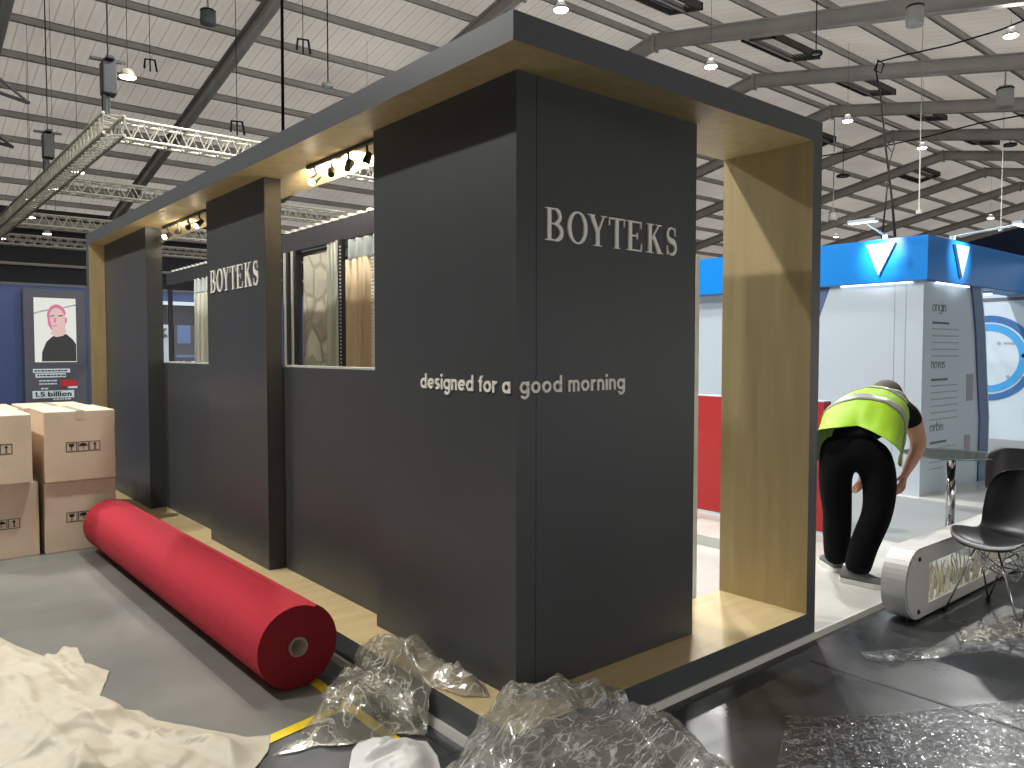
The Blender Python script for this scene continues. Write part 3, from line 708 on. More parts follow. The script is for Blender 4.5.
carton(.455, 6.98, .587, .98, 7.7, 1.12, 'cardboard box topmost at the left edge of the photo')
carton(1.06, 7.8, 0, 1.575, 8.52, .565, 'cardboard box on the floor behind the stack nearest the stand', marks=False)
carton(1.04, 7.8, .567, 1.56, 8.52, 1.12, 'second-row cardboard box showing only its top, right one', marks=False)
carton(.50, 7.8, 0, 1.025, 8.52, .565, 'cardboard box on the floor behind the left edge stack', marks=False)
carton(.48, 7.8, .567, 1.0, 8.52, 1.12, 'second-row cardboard box showing only its top, left one', marks=False)

# ------------------------------------------------------------------ red carpet roll
A = Vector((1.54, 3.43, .207)); B = Vector((1.50, 6.90, .207))
rl = thing('carpet_roll', 'long roll of red carpet lying along the stand', 'carpet roll', ((A+B)/2 - Vector((0,0,.206))))
d = (B-A).normalized(); w = d.cross(Vector((0,0,1))).normalized(); u = Vector((0,0,1))
n = 96; ro = []
def rollR(k):   # slight spiral step of the loose flap at the top right
    a = 2*PI*k/n
    f = ((a - math.radians(62)) % (2*PI))/(2*PI)
    return .193+.013*f
def ringat(p, rr): return [p+(w*math.cos(2*PI*k/n)+u*math.sin(2*PI*k/n))*(rr if isinstance(rr, float) else rr(k)) for k in range(n)]
mb = MB()
mb.loft([ringat(A, rollR), ringat(B, rollR)], cap=False)
R0 = [ringat(A, rollR), ringat(A-d*.004, .16), ringat(A-d*.003, .1), ringat(A, .047)]
mb.loft(R0, cap=False, mi=1)
mb.loft([ringat(B, rollR), ringat(B, .047)], cap=False, mi=1)
mb.loft([ringat(A, .047), ringat(B, .047)], cap=False, mi=1)
o = mb.build('carpet', [M['red'], M['redend']], rl, smooth=True)
md = o.modifiers.new('es', 'EDGE_SPLIT'); md.split_angle = math.radians(40)
mb = MB()
e0 = A-d*.012; 
mb.loft([ringat(e0, .046), ringat(B+d*.01, .046), ringat(B+d*.01, .038), ringat(e0, .038), ringat(e0, .046)], cap=False)
mb.build('cardboard_core', M['cardtube'], rl, smooth=True)

# ------------------------------------------------------------------ yellow floor tape
mb = MB(); mb.box(1.61, 2.55, 0.001, 1.665, 4.2, .0025); tag(mb.build('floor_tape', M['yellow']), 'yellow tape strip running out from under the red roll', 'floor tape', 'yellow floor tape')
mb = MB(); mb.prism([(1.10, 3.01), (1.16, 3.005), (1.64, 3.10), (1.63, 3.155), (1.14, 3.065)], 0.0026, .0036); tag(mb.build('floor_tape', M['yellow']), 'yellow tape strip ending by the cream sheet', 'floor tape', 'yellow floor tape')

# ------------------------------------------------------------------ crumpled sheets
def inside(p, poly):
    x, y = p; c = False; n = len(poly); j = n-1
    for i in range(n):
        xi, yi = poly[i]; xj, yj = poly[j]
        if (yi > y) != (yj > y) and x < (xj-xi)*(y-yi)/(yj-yi)+xi: c = not c
        j = i
    return c
def near(p, poly):
    best = 1e9; bp = p; n = len(poly); P = Vector(p)
    for i in range(n):
        a = Vector(poly[i]); b = Vector(poly[(i+1) % n]); ab = b-a
        t = max(0, min(1, (P-a).dot(ab)/max(ab.length_squared, 1e-9))); q = a+ab*t; dd = (P-q).length
        if dd < best: best = dd; bp = (q.x, q.y)
    return best, bp
def sheet(name, poly, hfun, step, m, label, cat, solid=0.0, seed=0, jag=0.0, parent=None, wob=0.0):
    xs = [p[0] for p in poly]; ys_ = [p[1] for p in poly]
    nx = int((max(xs)-min(xs))/step)+3; ny = int((max(ys_)-min(ys_))/step)+3
    x0 = min(xs)-step; y0 = min(ys_)-step
    idx = {}; vs = []; fs = []
    ins = {}
    for i in range(nx+1):
        for j in range(ny+1): ins[(i, j)] = inside((x0+i*step, y0+j*step), poly)
    def vert(i, j):
        if (i, j) in idx: return idx[(i, j)]
        p = (x0+i*step, y0+j*step); dd, q = near(p, poly)
        if not ins[(i, j)]: p = q; dd = 0
        z = hfun(p[0], p[1], dd)
        nx_ = noise.noise(Vector((p[0]*6+seed, p[1]*6, 1.3)))*wob; ny_ = noise.noise(Vector((p[0]*6, p[1]*6+seed, 7.7)))*wob
        vs.append((p[0]+nx_, p[1]+ny_, z)); idx[(i, j)] = len(vs)-1; return idx[(i, j)]
    for i in range(nx):
        for j in range(ny):
            c = [(i, j), (i+1, j), (i+1, j+1), (i, j+1)]
            if sum(ins[k] for k in c) >= 1:
                f = [vert(*k) for k in c]
                if len(set(f)) == 4: fs.append(f)
    mb = MB(); mb.add(vs, fs)
    o = mb.build(name, m, parent, smooth=True, recalc=False, solid=solid)
    if label: tag(o, label, cat)
    return o
def sm(t): t = max(0, min(1, t)); return t*t*(3-2*t)
def ridge(x, y, f, seed, ax=1.0, ay=1.0, rot=0.0, warp=.25):
    c, s = math.cos(rot), math.sin(rot); X = (x*c+y*s)*ax; Y = (-x*s+y*c)*ay
    wx = noise.noise(Vector((X*f*.7+seed, Y*f*.7, 3.1)))*warp; wy = noise.noise(Vector((X*f*.7, Y*f*.7+seed, 9.2)))*warp
    v = noise.noise(Vector(((X+wx)*f+seed*3.3, (Y+wy)*f, seed*1.7)))
    return 1-min(1, abs(v)*2.6)
CL = [(.50,5.30),(.56,5.05),(.62,4.82),(.68,4.66),(.73,4.62),(.79,4.74),(.84,4.66),(.83,4.42),(.90,4.22),(.84,4.05),(.78,3.90),(.82,3.76),(.90,3.66),(.93,3.52),(1.02,3.38),(1.12,3.22),(1.18,3.12),(1.26,3.08),(1.20,2.96),(1.05,2.8),(.9,2.4),(.3,2.2),(-.3,2.8),(-.4,4.4),(.1,5.4)]
def hcloth(x, y, d):
    e = sm(d/.16); inner = sm(d/.5)
    n1 = noise.noise(Vector((x*2.2+1, y*1.8, 2.2)))
    r = .05*(n1+.6)*inner + .05*ridge(x, y, 1.2, 2.0, rot=.5, ay=1.8)*inner + .045*ridge(x, y, 1.6, 5.0, ax=2.2, rot=-.5, warp=.4) + .020*ridge(x, y, 3.0, 11.0, ax=2.6, rot=-.9, warp=.5) + .010*ridge(x, y, 3.4, 4.0, ax=3.2, rot=.35, warp=.5)
    big = .09*math.exp(-((x-.1)**2+(y-4.0)**2)/.5)
    fold = .03*sm((noise.noise(Vector((x*1.5+3, y*1.1, .7)))+.02)/.07)*inner+.018*sm((noise.noise(Vector((x*2.2+9, y*2.5, 4.7))))/.06)*e
    return .004+e*(.01+r*.95+big+fold)+(1-e)*.008*abs(noise.noise(Vector((x*12, y*12, .4))))
sheet('dust_sheet', CL, hcloth, .012, M['cloth'], 'cream crumpled plastic sheeting heaped on the floor at lower left', 'plastic sheet', solid=.002)
# white bag beside the film
BG = [(1.34,2.56),(1.40,2.66),(1.46,2.75),(1.52,2.80),(1.57,2.78),(1.64,2.72),(1.73,2.62),(1.70,2.5),(1.6,2.3),(1.4,2.3)]
sheet('plastic_bag', BG, lambda x, y, d: .004+sm(d/.1)*(.02+.035*ridge(x, y, 3, 8.0, ay=2)+.015*ridge(x, y, 6, 2.0, ay=2.5)), .012, M['bag'], 'small white plastic bag lying between the two heaps of clear film', 'plastic bag', solid=.002)
# base relief under the film: floor, then the base board top
def ground(x, y):
    sx = sm((x-1.79)/.07); sy = sm((y-2.15)/.07)
    return .152*sx*sy
F1 = [(1.20,2.90),(1.27,2.955),(1.36,2.965),(1.42,3.06),(1.47,3.14),(1.55,3.12),(1.60,3.28),(1.70,3.40),(1.80,3.44),(1.90,3.36),(1.99,3.30),(2.04,3.12),(2.042,2.62),(1.97,2.52),(1.90,2.60),(1.85,2.78),(1.76,2.66),(1.66,2.74),(1.56,2.76),(1.46,2.80),(1.38,2.88),(1.28,2.885)]
def hf1(x, y, d):
    e = sm(d/.10)
    hump = .13*math.exp(-((x-1.58)**2+(y-2.94)**2)/.02) + .09*math.exp(-((x-1.80)**2+(y-3.15)**2)/.02)+(.05*math.exp(-((x-1.97)**2+(y-2.72)**2)/.012))+.06*math.exp(-((x-1.95)**2+(y-3.0)**2)/.01)
    return ground(x, y)+.008+e*(.02+hump+.09*ridge(x, y, 3.2, 3.0, ay=1.6, rot=.6)*ridge(x, y, 2, 6.0)+.012*ridge(x, y, 8, 4.0, ay=2))
def hf1b(x, y, d):
    e = sm(d/.08)
    return ground(x, y)+.005+e*(.01+.5*(hf1(x, y, d)-ground(x, y))+.03*ridge(x, y, 8, 11.0))
t = thing('stretch_film', 'crumpled clear polythene draped from the floor onto the base board of the stand', 'plastic film', (1.6, 3.0, 0))
# thing origin offset is handled by building in world coordinates
def sheet_part(t, name, *a, **k):
    o = sheet(name, *a, None, None, **k); o.parent = t; o.location = -Vector(t.location); return o
sheet_part(t, 'film_layer', F1, hf1, .010, M['film2'], seed=1, wob=.03)
sheet_part(t, 'film_layer', F1, hf1b, .012, M['film2'], seed=4, wob=.03)
F2 = [(1.50,2.26),(1.60,2.36),(1.72,2.42),(1.80,2.40),(1.84,2.42),(2.05,2.42),(2.28,2.42),(2.42,2.36),(2.46,2.22),(2.52,2.10),(2.50,1.95),(2.56,1.80),(2.50,1.62),(2.42,1.35),(2.0,1.1),(1.5,1.3),(1.35,1.8),(1.42,2.1)]
def hf2(x, y, d):
    e = sm(d/.16)
    hump = .25*math.exp(-((x-1.92)**2+(y-2.12)**2)/.08) + .13*math.exp(-((x-2.25)**2+(y-1.85)**2)/.06)+.05*math.exp(-((x-1.62)**2+(y-2.1)**2)/.03)
    g = ground(x, y)
    z = g*.9+.006+e*(.02+hump*(1-.45*g/.152)+.06*ridge(x, y, 2.0, 2.0, ay=2.6, rot=.75)+.010*ridge(x, y, 4.0, 7.0, ay=3.4, rot=.75, warp=.6)+.006*ridge(x, y, 9, 3.0, ay=3.0, rot=.75))
    return max(z, g+.004)
def hf2b(x, y, d):
    g = ground(x, y); return max(g+.003, g+(hf2(x, y, d)-g)*.6+.02*ridge(x, y, 7, 15.0)*sm(d/.1))
t = thing('stretch_film', 'large heap of clear stretch film at the front corner of the stand', 'plastic film', (2.0, 1.9, 0))
sheet_part(t, 'film_layer', F2, hf2, .010, M['film'], seed=2, wob=.02)
sheet_part(t, 'film_layer', F2, hf2b, .012, M['film2'], seed=6, wob=.02)
# protective film pieces on the right-hand floor
F3 = [(3.08,1.80),(3.2,1.68),(3.4,1.54),(3.62,1.43),(3.75,1.36),(4.1,1.16),(4.5,1.0),(4.6,.7),(3.6,.6),(2.9,1.0),(2.6,1.4),(2.64,1.58)]
sheet('floor_film', F3, lambda x, y, d: .002+sm(d/.03)*.003+.007*ridge(x, y, 9, 3.3)*sm(d/.1), .02, M['film3'], 'flat sheet of dusty protective film on the floor at lower right', 'plastic film', wob=.01)
F4 = [(3.98,1.88),(4.05,1.94),(4.4,1.72),(4.62,1.60),(5.1,1.42),(5.1,1.36),(4.6,1.5),(4.3,1.62),(4.0,1.8)]
sheet('floor_film', F4, lambda x, y, d: .002+.012*ridge(x, y, 12, 6.3)*sm(d/.04), .014, M['film3'], 'narrow strip of wrinkled film between the curved counter and the floor sheet', 'plastic film', wob=.015)
F5 = [(4.62,1.66),(4.85,1.74),(5.05,1.62),(5.25,1.66),(5.6,1.60),(5.8,1.3),(5.4,1.15),(5.05,1.35),(4.8,1.5)]
sheet('floor_film', F5, lambda x, y, d: .003+.05*ridge(x, y, 7, 9.3)*sm(d/.1), .014, M['film2'], 'crumpled clear film lying under the black chair', 'plastic film', wob=.02)
# dark cable duct joint in the floor
mb = MB(); mb.box(3.715, -1.0, 0, 3.735, 2.05, .002); trim(mb, M['black'])

# ------------------------------------------------------------------ neighbouring blue and white stand
NX, NYY = 8.71, 3.54
ns = thing('display_wall', 'white display wall with bright blue fascia, lit triangles and grey text', 'display wall', (NX+.6, NYY+.6, .03))
mb = MB(); mb.prism([(NX, NYY), (16, NYY), (16, NYY+.3), (NX+.3, NYY+.3), (NX+.3, 12), (NX, 12)], 2.38, 2.85); mb.build('blue_fascia', M['blue'], ns)
mb = MB(); mb.prism([(NX, NYY), (16, NYY), (16, NYY+.3), (NX+.3, NYY+.3), (NX+.3, 12), (NX, 12)], 2.365, 2.38); mb.build('fascia_lower_edge', M['ringdark'], ns)
# left white face (plane X = NX+.03), slanted back edge
WX = NX+.04; WY = NYY+.05
mb = MB(); mb.prism([(WY, .03), (4.77, .03), (4.78, 1.0), (4.78, 1.98), (4.64, 2.365), (WY, 2.365)], WX, WX+.05, axis='x'); mb.build('white_panel', M['white'], ns)
mb = MB(); mb.prism([(4.78, .03), (4.86, .03), (4.87, 1.98), (4.86, 2.365), (4.645, 2.365), (4.785, 1.98)], WX+.01, WX+.06, axis='x'); mb.build('blue_edge', M['navytrim'], ns)
for y in (WY+.18, WY+.3):
    mb = MB(); mb.box(WX-.002, y, .03, WX+.001, y+.005, 2.36); mb.build('panel_joint', M['textgrey'], ns)
# text face (plane Y = NYY)
xs_r = [(0.03, 10.37), (.8, 10.38), (1.3, 10.28), (1.8, 10.20), (2.1, 10.12), (2.365, 10.03)]
mb = MB(); mb.prism([(WX+.0505, .03)] + [(x, z) for z, x in xs_r] + [(WX+.0505, 2.365)], WY, WY+.05, axis='y'); mb.build('text_panel', M['white'], ns)
def xe(z):
    for (z0, x0), (z1, x1) in zip(xs_r, xs_r[1:]):
        if z0 <= z <= z1: return x0+(x1-x0)*(z-z0)/(z1-z0)
    return xs_r[-1][1]
zz = [.03, .8, 1.3, 1.8, 2.1, 2.365]
mb = MB(); mb.prism([(xe(z)+.0, z) for z in zz]+[(xe(z)+.27, z) for z in zz[::-1]], WY-.02, WY+.06, axis='y'); mb.build('curved_navy_trim', M['navytrim'], ns)
mb = MB(); mb.prism([(xe(z)+.27, z) for z in zz]+[(xe(z)+.31, z) for z in zz[::-1]], WY-.015, WY+.055, axis='y'); mb.build('curved_white_trim', M['white'], ns)
for w_, z, wd in (('origin', 2.05, .33), ('novus', 1.42, .34), ('orbis', .72, .33)):
    sans(w_, (8.98, WY, z), (1,0,0), (0,-1,0), wd*1.1, .075, M['textdark'], ns, w=.085, gap=.16, depth=.003)
for zt, rows in ((1.93, 7), (1.30, 8), (.60, 5)):
    mb = MB(); mb.box(8.99, WY-.003, zt-.02, 9.43, WY, zt+.005); mb.build('text_line', M['textdark'], ns)
    for r in range(1, rows):
        z = zt-.075*r; mb = MB(); x = 8.99; xend = 9.72 if r < rows-1 else 9.35
        while x < xend:
            w_ = random.uniform(.03, .1); mb.box(x, WY-.003, z-.006, min(x+w_, xend), WY, z+.006); x += w_+.018
        mb.build('text_line', M['textgrey'], ns)
mb = MB(); mb.box(9.98, WY-.004, 1.02, 10.18, WY, 1.34); mb.build('grey_swatch', M['textgrey'], ns)
mb = MB(); mb.box(9.95, WY-.004, .42, 10.12, WY, .62); mb.build('grey_swatch', M['textgrey'], ns)
# triangles on the fascia
mb = MB(); mb.prism([(4.19, 2.80), (3.87, 2.80), (4.045, 2.45)], NX-.035, NX-.005, axis='x'); mb.build('white_triangle', M['white'], ns)
mb = MB(); mb.prism([(9.36, 2.80), (9.74, 2.80), (9.56, 2.43)], NYY-.035, NYY-.005, axis='y'); mb.build('white_triangle', M['white'], ns)
for c in ((NX-.036, 4.03, 2.70, 'x'), (NYY-.036, 9.55, 2.69, 'y')):
    mb = MB()
    if c[3] == 'x': mb.box(c[0]-.002, c[1]-.10, c[2]-.012, c[0], c[1]+.10, c[2]+.012)
    else: mb.box(c[1]-.10, c[0]-.002, c[2]-.012, c[1]+.10, c[0], c[2]+.012)
    mb.build('triangle_text', M['textgrey'], ns)
# arm lamps
for base, head, ln, lab, hd in (((NX+.02, 4.0, 2.85), (8.25, 4.02, 3.0), .3, 'white arm spotlight over the left triangle of the blue fascia', (0,1,0)),
                       ((9.4, NYY+.02, 2.85), (9.62, 2.95, 2.98), .3, 'white arm spotlight over the right triangle of the blue fascia', (1,0,0))):
    t = thing('arm_lamp', lab, 'lamp', base, 'arm lamps over the blue fascia')
    b = Vector(base); hv = Vector(head); hdv = Vector(hd)
    mb = MB(); mb.tube(b, b+Vector((0,0,.05)), .03, 12); mb.build('clamp', M['white'], t)
    mb = MB(); mb.tube(b+Vector((0,0,.04)), hv, .012, 8); mb.build('arm', M['white'], t)
    mb = MB(); mb.bar(hv-hdv*ln/2, hv+hdv*ln/2, .1, .03); mb.build('lamp_head', M['white'], t)
    mb = MB(); mb.bar(hv-hdv*ln/2.1-Vector((0,0,.018)), hv+hdv*ln/2.1-Vector((0,0,.018)), .08, .004); mb.build('led_strip', M['led'], t)
    tgt = (NX, 4.03, 2.72) if hd == (0,1,0) else (9.56, NYY, 2.72)
    l = light('SPOT', 'arm_lamp_light', hv-Vector((0,0,.04)), 95, (.9, .96, 1.0), .04, aim=tgt, spot=math.radians(62), blend=1.0)
# lights washing the white wall (downlights set in the fascia)
for k, (x, y, tx, ty) in enumerate(((NX-.05, 3.9, NX+.04, 3.9), (9.3, NYY-.05, 9.3, WY))):
    t = thing('fascia_downlight', 'slim light bar under the blue fascia, %s' % ('left face' if k == 0 else 'right face with text'), 'lamp', (x, y, 2.36))
    mb = MB()
    if k == 0: mb.box(NX+.01, 3.7, 2.352, NX+.03, 4.5, 2.364)
    else: mb.box(9.0, NYY+.01, 2.352, 9.9, NYY+.03, 2.364)
    mb.build('light_bar', M['led'], t)
t = thing('fascia_spot', 'small bright spot set under the blue fascia at the right edge', 'lamp', (10.9, 3.7, 2.36))
mb = MB(); mb.lathe([(.001, 2.365), (.06, 2.365), (.06, 2.34), (.045, 2.335), (.001, 2.34)], (10.9, 3.7, 0)); mb.build('housing', M['white'], t, smooth=True)
mb = MB(); mb.lathe([(.001, 2.334), (.045, 2.334), (.04, 2.325), (.001, 2.322)], (10.9, 3.7, 0)); mb.build('lens', M['lamp'], t, smooth=True)
# far white wall with ring graphic (plane X = 12)
WF = 12.0
cw = thing('ring_graphic_wall', 'white wall at the right edge printed with a blue ring diagram', 'display wall', (WF+.1, 3.0, .03))
mb = MB(); mb.box(WF, .5, .4, WF+.1, 4.6, 2.78); mb.build('wall_panel', M['white'], cw)
mb = MB(); mb.box(WF-.02, .5, .03, WF+.1, 4.6, .4); mb.build('grey_base', M['textgrey'], cw)
mb = MB(); mb.box(WF-.01, .5, 2.30, WF, 4.6, 2.345); mb.build('dark_line', M['textdark'], cw)
def ring(r0, r1, x, m, name):
    mb = MB(); n = 64; cy, cz = 4.05, 1.515
    a = [(cy+r1*math.cos(2*PI*k/n), cz+r1*math.sin(2*PI*k/n)) for k in range(n)]; b = [(cy+r0*math.cos(2*PI*k/n), cz+r0*math.sin(2*PI*k/n)) for k in range(n)]
    vs = [(x, *p) for p in a]+[(x, *p) for p in b]+[(x-.006, *p) for p in a]+[(x-.006, *p) for p in b]
    fs = []
    for k in range(n):
        q = (k+1) % n
        fs += [(2*n+k, 2*n+q, 3*n+q, 3*n+k), (k, q, 2*n+q, 2*n+k), (n+k, n+q, 3*n+q, 3*n+k)]
    mb.add(vs, fs); mb.build(name, m, cw)
ring(.50, .59, WF, M['ringdark'], 'outer_ring'); ring(.38, .475, WF, M['ringlight'], 'inner_ring')
for (y, z) in ((3.92, 1.72), (3.62, 1.55), (3.80, 1.26)):
    mb = MB(); mb.lathe([(.001, 0), (.025, 0), (.025, .004), (.001, .004)], (WF-.006, y, z), axis='x', n=12); mb.box(WF-.004, y-.22, z-.018, WF, y-.06, z+.014); mb.build('diagram_label', M['textgrey'], cw)

# ------------------------------------------------------------------ red counter seen either side of the right-hand board
rc = thing('red_counter', 'tall red counter panel behind the right-hand board of the stand', 'counter', (6.33, 4.1, .03))
mb = MB(); mb.box(6.3, 3.38, .05, 6.42, 5.6, 1.17); mb.build('red_panel', M['redpanel'], rc)
mb = MB(); mb.box(6.3, 3.38, .03, 6.42, 5.6, .05); mb.box(6.3, 3.38, 1.17, 6.42, 5.6, 1.18); mb.build('edge_trim', M['white'], rc)
# wall behind it
mb = MB(); mb.box(8.9, 4.95, .03, 9.0, 8.5, 2.37); o = mb.build('white_partition', M['white']); tag(o, 'plain white partition seen through the gap above the red counter', 'partition')
t = thing('wall_poster', 'narrow green and yellow poster on the white partition in the gap', 'poster', (8.89, 5.95, 1.2))
mb = MB(); mb.box(8.885, 5.86, 1.2, 8.9, 5.98, 1.95); mb.build('green_print', mat('green_print', (70, 178, 140), rough=.5), t)
mb = MB(); mb.box(8.884, 5.86, 1.2, 8.899, 5.98, 1.42); mb.build('yellow_print', M['yellow'], t)
# post and low step in the gap
mb = MB(); mb.box(4.00, 3.00, .03, 4.035, 3.035, 2.2); o = mb.build('corner_post', M['alu']); tag(o, 'slim pale metal post beside the corner box in the gap', 'post')
mb = MB(); mb.prism([(5.2, 3.3), (5.6, 3.3), (5.6, 6.5), (5.2, 6.5)], .03, .11); o = mb.build('low_step', M['whitefloor']); tag(o, 'low white step crossing the platform in the gap', 'step')

# ------------------------------------------------------------------ curved white counter lying along the aisle
cp = thing('curved_counter', 'low white round-ended display counter with clear side and dried reeds', 'counter', (5.6, 2.02, 0))
X0, X1, Zt = 4.59, 6.62, .435
def capsule(x0, z0, x1, z1, r, n=10):
    p = []
    for k in range(n+1):
        a = PI+PI/2*k/n; p.append((x0+r+r*math.cos(a), z0+r+r*math.sin(a)))
    p.append((x1, z0)); p.append((x1, z1))
    for k in range(n+1):
        a = PI/2+PI/2*k/n; p.append((x0+r+r*math.cos(a), z1-r+r*math.sin(a)))
    return p
z0 = .012
outer = capsule(X0, z0, X1, Zt, .19); inner = capsule(X0+.03, z0+.03, X1-.03, Zt-.03, .165)
# outer band (shell)
mb = MB(); n = len(outer)
vs = [(x, 1.95, z) for x, z in outer]+[(x, 2.09, z) for x, z in outer]+[(x, 1.95, z) for x, z in inner]+[(x, 2.09, z) for x, z in inner]
fs = []
for k in range(n):
    q = (k+1) % n
    fs += [(k, q, n+q, n+k), (2*n+k, 2*n+q, 3*n+q, 3*n+k), (k, q, 2*n+q, 2*n+k), (n+k, n+q, 3*n+q, 3*n+k)]
mb.add(vs, fs); mb.build('shell', M['capsule'], cp, smooth=False)
ia = capsule(X0+.012, z0+.012, X1-.012, Zt-.012, .18); ib = [(4.92, .085), (X1-.2, .085), (X1-.2, .33), (4.92, .33)]
# front face sheet with rectangular window
def faceframe(y, name, m):
    mb = MB()
    mb.prism([(x, z) for x, z in ia if x < 4.90 and z < .22]+[(4.90, z0+.012), (4.90, Zt-.012)]+[(x, z) for x, z in ia if x < 4.90 and z >= .22], y, y+.012, axis='y')
    mb.box(4.90, y, z0+.012, X1-.2, y+.012, .085); mb.box(4.90, y, .33, X1-.2, y+.012, Zt-.012); mb.box(X1-.2, y, z0+.012, X1-.012, y+.012, Zt-.012)
    return mb.build(name, m, cp)
faceframe(1.944, 'front_sheet', M['capsule'])
mb = MB(); mb.box(4.9, 1.955, .08, X1-.19, 1.96, .335); mb.build('clear_window', M['acryl'], cp)
mb = MB(); mb.box(X0+.1, 2.075, z0+.04, X1-.03, 2.085, Zt-.03); mb.build('back_sheet', M['acryl'], cp)
for (x, z) in ((4.76, .375), (4.76, .06), (6.52, .06), (6.52, .375)):
    mb = MB(); mb.lathe([(.001, -.008), (.012, -.008), (.014, 0), (.001, .002)], (x, 1.944, z), axis='y', n=14); mb.build('fixing_bolt', M['black'], cp)
for x in (4.72, 5.6, 6.5):
    mb = MB(); mb.tube((x, 2.0, 0), (x, 2.0, .02), .018); mb.build('foot', M['black'], cp)
mb = MB(); rg = random.Random(3)
for i in range(90):
    x = rg.uniform(4.95, 6.38); y = rg.uniform(1.985, 2.055); hgt = rg.uniform(.14, .27); lean = rg.uniform(-.16, .16)
    mb.path([(x, y, .05), (x+lean*.3, y, .05+hgt*.6), (x+lean, y+rg.uniform(-.02, .02), .05+hgt)], [.0045, .004, .0015], 4)
o = mb.build('dried_reeds', M['grass'], cp); tag(o, kind='stuff')

# ------------------------------------------------------------------ glass table
gx, gy = 7.0, 2.62
gt = thing('glass_table', 'round glass table on a chrome pole', 'table', (gx, gy, .03))
mb = MB(); mb.lathe([(.001, .735), (.372, .735), (.378, .74), (.372, .748), (.001, .748)], (gx, gy, 0), n=48); mb.build('glass_top', M['glass'], gt, smooth=False)
mb = MB(); mb.lathe([(.374, .736), (.38, .738), (.38, .746), (.374, .747), (.374, .736)], (gx, gy, 0), n=48); mb.build('glass_edge', M['glassedge'], gt)
mb = MB(); mb.tube((gx, gy, .05), (gx, gy, .71), .036, 24); mb.lathe([(.03, .7), (.09, .71), (.1, .734), (.001, .734)], (gx, gy, 0)); mb.build('pole', M['chrome'], gt, smooth=True)
mb = MB(); mb.lathe([(.001, .03), (.18, .03), (.18, .04), (.06, .055), (.04, .08), (.001, .08)], (gx, gy, 0), n=32); mb.build('base', M['chrome'], gt, smooth=False)

# ------------------------------------------------------------------ black shell chairs with wire legs
def make_chair(loc, rz, label):
    t = thing('shell_chair', label, 'chair', loc, 'black shell chairs', rz); t['_world'] = 0
    prof = [(.245,.415,.15),(.235,.437,.19),(.20,.447,.215),(.12,.443,.23),(.03,.432,.232),(-.06,.425,.232),(-.13,.432,.23),(-.175,.455,.228),(-.205,.50,.228),(-.225,.56,.228),(-.24,.63,.226),(-.252,.70,.22),(-.262,.76,.205),(-.27,.80,.18),(-.274,.825,.14)]
    nu = 16; vs = []; fs = []
    for i, (fx, z, hw) in enumerate(prof):
        for j in range(nu+1):
            u = -1+2*j/nu
            seat = max(0, min(1, (9-i)/5)); back = 1-seat
            x = fx+back*.085*abs(u)**2.6 + seat*(-.03*u*u if i < 3 else 0)
            zz_ = z+seat*.055*abs(u)**3*(1 if i > 1 else .3) + back*(-.02*abs(u)**3 if i > 11 else 0)
            vs.append((x, u*hw, zz_))
    for i in range(len(prof)-1):
        for j in range(nu): fs.append((i*(nu+1)+j, i*(nu+1)+j+1, (i+1)*(nu+1)+j+1, (i+1)*(nu+1)+j))
    mb = MB(); mb.add(vs, fs); o = mb.build('seat_shell', M['chair'], t, smooth=True, solid=.008, subsurf=2, recalc=False)
    def rod(pts, name, r=.0055):
        mb = MB(); mb.path(pts, r, 8); return mb.build(name, M['chrome'], t, smooth=True)
    ft = {}
    for sx, sy in ((1,1),(1,-1),(-1,1),(-1,-1)):
        f = (.20*sx, .215*sy, .008); ft[(sx, sy)] = f
        lg = rod([(.12*sx, .13*sy, .415), (.05*sx, .17*sy, .30), f], 'leg')
        rod([f, (.16*sx, .06*sy, .415)], 'leg_brace')
        mb = MB(); mb.tube((f[0], f[1], 0), (f[0], f[1], .022), .013, 10); mb.build('foot_cap', M['black'], t)
    for sy in (1, -1):
        rod([(.13, .13*sy, .415), (-.13, .13*sy, .415)], 'top_rail')
        rod([(.05, .17*sy, .30), (0, -.05*sy, .22), (-.05, .17*sy, .30)], 'cross_wire', .004)
        rod([(.12, .13*sy, .41), (-.05, .10*sy, .24), (-.12, -.13*sy, .41)], 'cross_wire', .004)
        rod([(-.12, .13*sy, .41), (.05, .10*sy, .24), (.12, -.13*sy, .41)], 'cross_wire', .004)
    for sx in (1, -1): rod([(.13*sx, -.13, .415), (.13*sx, .13, .415)], 'top_rail')
    rod([(.05, .17, .30), (.05, -.17, .30)], 'cross_wire', .004); rod([(-.05, .17, .30), (-.05, -.17, .30)], 'cross_wire', .004)
    return t
ch = make_chair((5.24, 1.65, 0), math.radians(166), 'black moulded shell chair on wire legs standing in front of the curved counter')
ch.scale = (1.06, 1.06, 1.06)
c2 = copy_tree(ch); c2.location = (7.12, 2.14, .03); c2.rotation_euler = (0, 0, math.radians(8)); c2.scale = (1, 1, 1); c2['label'] = 'black shell chair mostly hidden behind the nearer chair, beyond the glass table'

